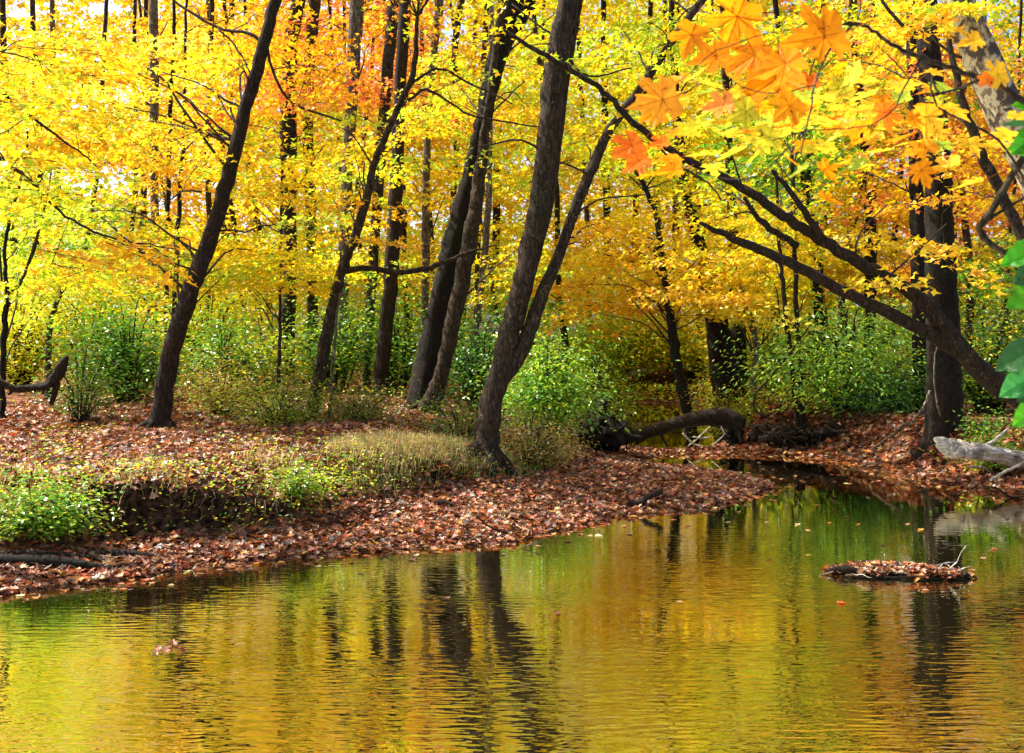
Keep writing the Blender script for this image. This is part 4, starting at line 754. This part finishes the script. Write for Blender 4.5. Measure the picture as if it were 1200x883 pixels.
# leaf raft in the creek
def raft():
    c = P(1050, 676, 9.4); c[2] = 0; o = empty('leaf_raft', c, 'low raft of twigs and brown leaves in the open water', 'debris raft')
    L = .56; mb = MB(); n1, n2 = 40, 10; u = np.linspace(-1, 1, n1); v_ = np.linspace(-1, 1, n2); U, V = np.meshgrid(u, v_)
    wd = .17*np.sqrt(np.clip(1-U**2, .02, 1))*(1+.3*np.sin(U*7)); z = .065*np.sqrt(np.clip(1-V**2, 0, 1))*np.clip(1.15-U**2, .2, 1)*(1+.35*np.sin(U*9+V*3))-.015
    i = np.arange(n2-1)[:, None]*n1; j = np.arange(n1-1)[None]
    mb.add(np.stack([U*L, V*wd-.1*U, z+rng.normal(0, .004, z.shape)], -1).reshape(-1, 3), np.stack([i+j, i+j+1, i+n1+j+1, i+n1+j], -1).reshape(-1, 4)); mb.build('mound', M_SOIL, o)
    lf = MB(); n = 620; a = np.clip(rng.uniform(-1, 1, n)+rng.normal(0, .06, n), -1.08, 1.08); b = rng.uniform(-1, 1, n); w2 = (.2+.05*np.sin(a*11))*np.sqrt(np.clip(1-a**2, .05, 1)); p = np.column_stack([a*L, b*w2-.1*a, .01+.075*np.sqrt(1-b**2)*np.clip(1.1-a**2, .1, 1)+rng.uniform(0, .012, n)])
    leaves(lf, p, rng.uniform(0, 6.28, n), .5, .055, LIT[rng.integers(0, 8, n)], T_MAPLE5, 0, .2); lf.build('leaf_cover', M_LITTER, o, smooth=False)
    tw = MB()
    for pts in [[(.36, -.1, .03), (.47, -.12, .13), (.50, -.12, .20), (.55, -.12, .27)], [(.30, -.1, .03), (.36, -.1, .11), (.42, -.1, .13)], [(-.10, -.05, .04), (-.11, -.06, .12), (-.12, -.06, .19)], [(-.05, -.1, .10), (.02, -.12, .06), (.06, -.1, .03)], [(.02, -.1, .05), (.08, -.1, .10), (.12, -.1, .12)], [(-.32, -.1, .04), (-.27, -.1, .11)], [(.15, -.1, .04), (.16, -.1, .10)]]:
        tube(tw, np.array(pts), np.linspace(.0045, .0025, len(pts)), 5, 4, 0, .002)
    for k in range(16):
        a0 = rng.uniform(-.5, .5); p0 = np.array([a0, rng.uniform(-.2, .1), .03]); d_ = np.array([rng.normal(0, .13), rng.normal(0, .08), rng.uniform(.0, .09)]); tube(tw, np.array([p0-d_*.5, p0+d_*.3+[0, 0, .015], p0+d_]), [.003, .004, .0015], 5, 4, .1, .003)
    tw.build('twig', BARK['white'], o); t2 = MB(); tube(t2, np.array([(-.57, .02, .03), (-.45, -.02, .055), (-.33, -.05, .04)]), [.02, .03, .02], 8, 4, .1)
    tube(t2, np.array([(.40, -.12, .02), (.50, -.14, .03), (.58, -.13, .015)]), [.02, .03, .02], 8, 4, .1); tube(t2, np.array([(-.5, -.1, .01), (0, -.19, .015), (.5, -.22, .01)]), [.006, .009, .006], 6, 4, .1); t2.build('driftwood_piece', BARK['dark'], o)
raft()
def small_float():
    c = P(197, 761, 7.13); c[2] = 0; o = empty('leaf_clump', c, 'tiny clump of brown leaves floating in the near water', 'leaf clump'); lf = MB(); n = 14
    p = np.column_stack([rng.normal(0, .045, n), rng.normal(0, .03, n), rng.uniform(.004, .02, n)]); leaves(lf, p, rng.uniform(0, 6.28, n), .5, .055, LIT[rng.integers(0, 6, n)], T_MAPLE5, 0, .2); lf.build('leaf_cover', M_LITTER, o, smooth=False)
small_float()

# glimpse of something built, far off between the trunks; its kind is unclear
def far_built():
    c = P(573, 387, 30); o = empty('far_structure', (c[0], c[1], hz(c[0], c[1])), 'tiny grey and white structure with a red mark glimpsed far off', 'structure')
    def bx(nm, cx, cy, cz, sx, sy, sz, m):
        mb = MB(); v = [(cx+a*sx/2, cy+b*sy/2, cz+d*sz/2) for a in (-1, 1) for b in (-1, 1) for d in (-1, 1)]
        mb.add(v, [(0, 1, 3, 2), (4, 6, 7, 5), (0, 4, 5, 1), (2, 3, 7, 6), (0, 2, 6, 4), (1, 5, 7, 3)]); return mb.build(nm, m, o, smooth=False)
    z0 = hz(c[0], c[1]); zc = c[2]-z0; g1 = plain('grey_panel', (.35, .33, .34)); w1 = plain('white_panel', (.75, .75, .78)); r1 = plain('red_mark', (.6, .08, .06)); d1 = plain('dark_rail', (.05, .05, .05))
    bx('lower_panel', 0, 0, zc-.02, .60, .3, .12, g1); bx('white_band', 0, 0, zc+.12, .56, .26, .12, w1); bx('red_mark', .06, -.14, zc+.12, .10, .03, .08, r1); bx('dark_rail', .05, 0, zc+.20, .5, .28, .03, d1); bx('top_panel', 0, 0, zc+.32, .28, .24, .18, w1)
    bx('post', -.2, 0, (zc-.08)/2-.02, .05, .05, zc-.1, d1); bx('post', .2, 0, (zc-.08)/2-.02, .05, .05, zc-.1, d1)
far_built()

# ------------------------------------------------------------------ branches close to the camera
def big_leaf(mb, c, size, yaw, nrm, col, tmpl):
    """one large leaf: c stalk end, yaw = tip direction (3-vector), nrm normal"""
    t = np.asarray(yaw, float); t /= np.linalg.norm(t); n = np.asarray(nrm, float); n = n-t*(n@t); n /= np.linalg.norm(n); x = np.cross(t, n)
    V, T = tmpl; curl = rng.uniform(.4, 1.6); v = c+size*(V[:, 0:1]*x+V[:, 1:2]*t+V[:, 2:3]*curl*n)
    cc = np.clip(np.asarray(col)*(1+rng.normal(0, .06)), 0, .93)
    mb.add(v, T, np.clip(cc*(1+rng.normal(0, .05, (len(V), 1))), 0, .95))
def fine_maple():
    half = [(0, -.02), (.10, .02), (.30, -.02), (.42, .06), (.40, .14), (.56, .22), (.46, .27), (.34, .30), (.27, .31), (.40, .42), (.52, .46), (.60, .62), (.50, .62), (.48, .72), (.34, .64), (.22, .56), (.17, .55), (.20, .68), (.24, .80), (.15, .82), (.10, .92), (0, 1.08)]
    pts = half+[(-a, b) for a, b in reversed(half[1:-1])]; V = [[a, b, .10*abs(a)-.10*max(0, b-.5)**2] for a, b in pts]; V.append([0, .32, -.02]); k = len(pts)
    return np.array(V), np.array([[k, i, (i+1) % k] for i in range(k)])
T_FINE = fine_maple()
def fine_oval():
    ys = np.linspace(0, 1.04, 11); wd = .33*np.sin(np.clip(ys/1.04, 0, 1)**.8*math.pi)**.75; V = []; T = []
    for i, (y, w2) in enumerate(zip(ys, wd)):
        ser = 1+.06*(i % 2); V += [[-w2*ser, y, .22*w2-.15*y*y+.03*(i % 2)], [0, y, -.02-.15*y*y], [w2*ser, y, .22*w2-.15*y*y+.03*(i % 2)]]
        if i:
            a = 3*(i-1); T += [[a, a+1, a+4], [a, a+4, a+3], [a+1, a+2, a+5], [a+1, a+5, a+4]]
    return np.array(V), np.array(T)
T_FOV = fine_oval()
def vein(mb, a, b, n, w0, w1, col):
    a = np.asarray(a); b = np.asarray(b); d = b-a; sd_ = np.cross(d, n); sd_ /= np.linalg.norm(sd_)+1e-9
    mb.add(np.array([a-sd_*w0, a+sd_*w0, b+sd_*w1, b-sd_*w1]), [[0, 1, 2, 3]], np.repeat(np.asarray(col)[None], 4, 0))
def veined_leaf(mb, c, size, yaw, nrm, col, tmpl, stalk=.45):
    t = np.asarray(yaw, float); t /= np.linalg.norm(t); n = np.asarray(nrm, float); n = n-t*(n@t); n /= np.linalg.norm(n); x = np.cross(t, n)
    V, T = tmpl; V = V.copy(); V[:, 2] *= rng.uniform(.4, 2.0)
    if tmpl is T_FINE: V[:-1, :2] *= rng.uniform(.9, 1.1, (len(V)-1, 2)); V[:-1, 2] += rng.normal(0, .010, len(V)-1)
    else: V[:, 2] += .02*np.sin(V[:, 1]*22)*np.abs(V[:, 0])*3
    v = c+size*(V[:, 0:1]*x+V[:, 1:2]*t+V[:, 2:3]*n)
    k = np.asarray(col)*(1+rng.normal(0, .08)); vc = np.clip(k*(1+rng.normal(0, .10, (len(V), 1)))*(1+rng.normal(0, .06, (len(V), 3))), .002, .95)
    mb.add(v, T, vc); off = n*size*.006; dk = k*.55
    if tmpl is T_FINE:
        m = v[-1]; tips = [v[5], v[11], v[21], v[31], v[37]]
        for q in tips:
            for sg in (1, -1): vein(mb, m+off*sg, m+(q-m)*.93+off*sg, n, size*.008, size*.002, dk)
            for f_, e in ((.35, .22), (.6, .16)):
                u = m+(q-m)*f_; w_ = u+(q-m)*e*.8+np.cross(q-m, n)*e*.7; vein(mb, u+off*1.5, w_+off*1.5, n, size*.004, size*.0015, dk)
                w_ = u+(q-m)*e*.8-np.cross(q-m, n)*e*.7; vein(mb, u+off*1.5, w_+off*1.5, n, size*.004, size*.0015, dk)
        vein(mb, c+off, m+off, n, size*.009, size*.008, dk)
    else:
        for i in range(10):
            vein(mb, v[3*i+1]+off*2, v[3*i+4]+off*2, n, size*.010*(1-i*.08), size*.009*(1-i*.08), k*1.9+.02)
            if 0 < i < 9:
                vein(mb, v[3*i+1]+off*2.5, v[3*i+3]*.92+v[3*i+1]*.08+off*2.5, n, size*.005, size*.002, k*1.7+.01); vein(mb, v[3*i+1]+off*2.5, v[3*i+5]*.92+v[3*i+1]*.08+off*2.5, n, size*.005, size*.002, k*1.7+.01)
    if stalk: vein(mb, c, c-t*size*stalk+np.array([0, 0, size*.12]), n, size*.010, size*.012, (.30, .08, .03)); vein(mb, c, c-t*size*stalk+np.array([0, 0, size*.12]), x, size*.010, size*.012, (.30, .08, .03))
def near_branch():
    Y = 3.0; q, r = pxpts([(1330, 210, 13), (1215, 128, 10), (1150, 92, 8), (1090, 72, 7), (1045, 52, 6), (1012, 30, 5), (990, 26, 4)], Y)
    o = empty('maple_branch', q[0], 'near maple branch with big orange and yellow leaves across the top right', 'branch')
    mb = MB(); tube(mb, q, r, 8, 6, .06, .002); mb.build('stem', BARK['grey'], o, origin=q[0])
    tw = MB(); lf = MB()
    for L in [[(1000, 28, 4), (972, 58, 3.5), (955, 100, 3), (947, 140, 2.5), (938, 182, 2)], [(1005, 30, 3), (960, 26, 2.5), (925, 12, 2)], [(1080, 68, 4), (1065, 95, 3), (1040, 135, 2.5), (1000, 150, 2), (955, 152, 2), (905, 165, 1.5)],
              [(1150, 92, 5), (1102, 110, 4), (1092, 90, 3), (1100, 125, 3), (1170, 165, 4), (1200, 210, 4)], [(955, 100, 2), (900, 110, 1.5), (860, 95, 1.2)], [(945, 150, 2), (890, 205, 2), (840, 207, 1.5), (800, 195, 1.2)], [(960, 26, 2), (900, 40, 1.5), (840, 60, 1.2), (790, 100, 1.2), (755, 120, 1)]]:
        a, b = pxpts(L, Y, rng.uniform(-.2, .2)); tube(tw, a, b, 5, 4, .05, .002)
    OR = (.90, .33, .004); RO = (.86, .19, .01); YG = (.66, .62, .03); YO = (.90, .50, .02); GR = (.42, .55, .04)
    big = [(872, 0, 78, (-.3, .1, -.8), OR), (990, 38, 92, (-1, 0, -.15), OR), (940, 66, 80, (-.9, .1, -.35), OR), (930, 78, 88, (-.85, 0, -.55), OR), (815, 28, 52, (-.3, 0, -.8), OR), (855, 62, 62, (-1, 0, -.25), OR), (900, 55, 70, (-1, .2, -.6), OR),
           (795, 112, 74, (-1, 0, -.25), (.92, .38, .02)), (780, 120, 50, (-.6, -.3, -.5), OR), (752, 165, 50, (-.9, 0, -.5), RO), (758, 182, 42, (-.8, 0, -.6), RO), (783, 165, 30, (-1, 0, -.3), RO),
           (1035, 120, 46, (.2, 0, -.9), RO), (1062, 135, 30, (.8, 0, -.4), OR), (960, 95, 34, (-1, 0, -.1), RO), (1010, 78, 40, (-.4, .5, -.4), YG), (1000, 100, 42, (-1, .3, -.2), YG), (905, 150, 44, (-.3, .2, -.9), YG), (885, 125, 46, (-1, .2, -.5), YG), (860, 120, 46, (-1, .2, -.2), (.9, .32, .05)), (935, 115, 50, (-.7, 0, -.7), OR),
           (800, 198, 38, (-1, 0, -.1), OR), (1075, 190, 42, (.4, 0, -.8), OR), (1085, 125, 46, (0, 0, -1), YO), (1180, 85, 40, (-1, 0, -.2), YO), (1150, 45, 36, (-1, 0, -.3), YO), (1160, 88, 22, (-.5, 0, -.6), RO)]
    for (x, y, s, d, c_) in big:
        yy = Y+rng.uniform(-.15, .25); veined_leaf(lf, P(x, y, yy), s*yy/F*.80, d, (rng.uniform(-.3, .3), -1, rng.uniform(.2, .9)), c_, T_FINE)
    pal = np.array([OR, YO, YG, YO, GR, YG, OR, YO, (.9, .62, .03)])
    for k in range(150):
        x = rng.normal(960, 95); y = 135+rng.normal(0, 32)+.02*(960-x); yy = rng.uniform(3.2, 4.6)
        if x < 770 or y < 60: continue
        a = rng.uniform(0, 6.28); veined_leaf(lf, P(x, y, yy), rng.uniform(.075, .11), (math.cos(a)-.5, math.sin(a)*.7, rng.uniform(-.6, 0)), (rng.uniform(-.3, .3), -rng.uniform(.0, .9), 1), pal[rng.integers(0, len(pal))], T_FINE)
    f = lf.build('foliage', M_NEAR, o, smooth=False, origin=q[0]); tw.build('twig', BARK['twig'], o, origin=q[0])
near_branch()
def green_branch():
    Y = 3.4; q, r = pxpts([(1260, 130, 12), (1212, 170, 11), (1180, 215, 10), (1163, 245, 10), (1148, 268, 10), (1160, 285, 9), (1182, 300, 8), (1215, 330, 8), (1260, 380, 8)], Y)
    o = empty('bare_branch', q[0], 'near smooth brown elbow-bent branch at the right edge', 'branch'); mb = MB(); tube(mb, q, r, 10, 6, .05, .001); mb.build('stem', BARK['grey'], o, origin=q[0])
    tw = MB(); a, b = pxpts([(1152, 262, 6), (1170, 250, 5), (1195, 235, 4), (1215, 225, 3)], Y); tube(tw, a, b, 6, 4); tw.build('twig', BARK['grey'], o, origin=q[0])
    q2, r2 = pxpts([(1250, 100, 5), (1235, 200, 5), (1225, 320, 5), (1228, 440, 5), (1240, 560, 5)], 3.0)
    o = empty('leafy_branch', q2[0], 'near branch with large green oval leaves down the right edge', 'branch'); mb = MB(); tube(mb, q2, r2, 7, 5, .05, .001); mb.build('stem', BARK['twig'], o, origin=q2[0])
    lf = MB(); G1 = (.05, .28, .015); G2 = (.035, .12, .035); G3 = (.08, .34, .015)
    for (x, y, s, d, c_, nr) in [(1222, 148, 52, (-1, 0, .1), G2, (0, -.5, 1)), (1224, 150, 54, (-.9, 0, -.7), G1, (0, -1, .3)), (1218, 180, 40, (-.9, .2, .3), G3, (0, -1, .4)), (1222, 290, 56, (-1, 0, -.35), G1, (0, -1, .5)), (1224, 312, 48, (-.9, 0, -.5), G2, (-.3, -1, .1)), (1222, 335, 52, (-.8, .2, -.5), G3, (0, -1, .4)),
                            (1226, 405, 72, (-1, 0, -.42), G2, (.1, -.8, .7)), (1224, 432, 66, (-.9, 0, -.55), (.05, .25, .06), (0, -1, .4)), (1222, 452, 40, (-.8, 0, -.5), G2, (0, -1, .3)), (1228, 468, 56, (-.9, .1, -.75), G3, (0, -1, .4)), (1224, 128, 40, (-.8, 0, .2), G3, (0, -1, .3))]:
        veined_leaf(lf, P(x, y, 3.0), s*3.0/F*.85, d, nr, c_, T_FOV, .3)
    lf.build('foliage', M_NEAR, o, smooth=False, origin=q2[0])
green_branch()
print('meshes', len(bpy.data.meshes), 'faces', sum(len(m.polygons) for m in bpy.data.meshes))
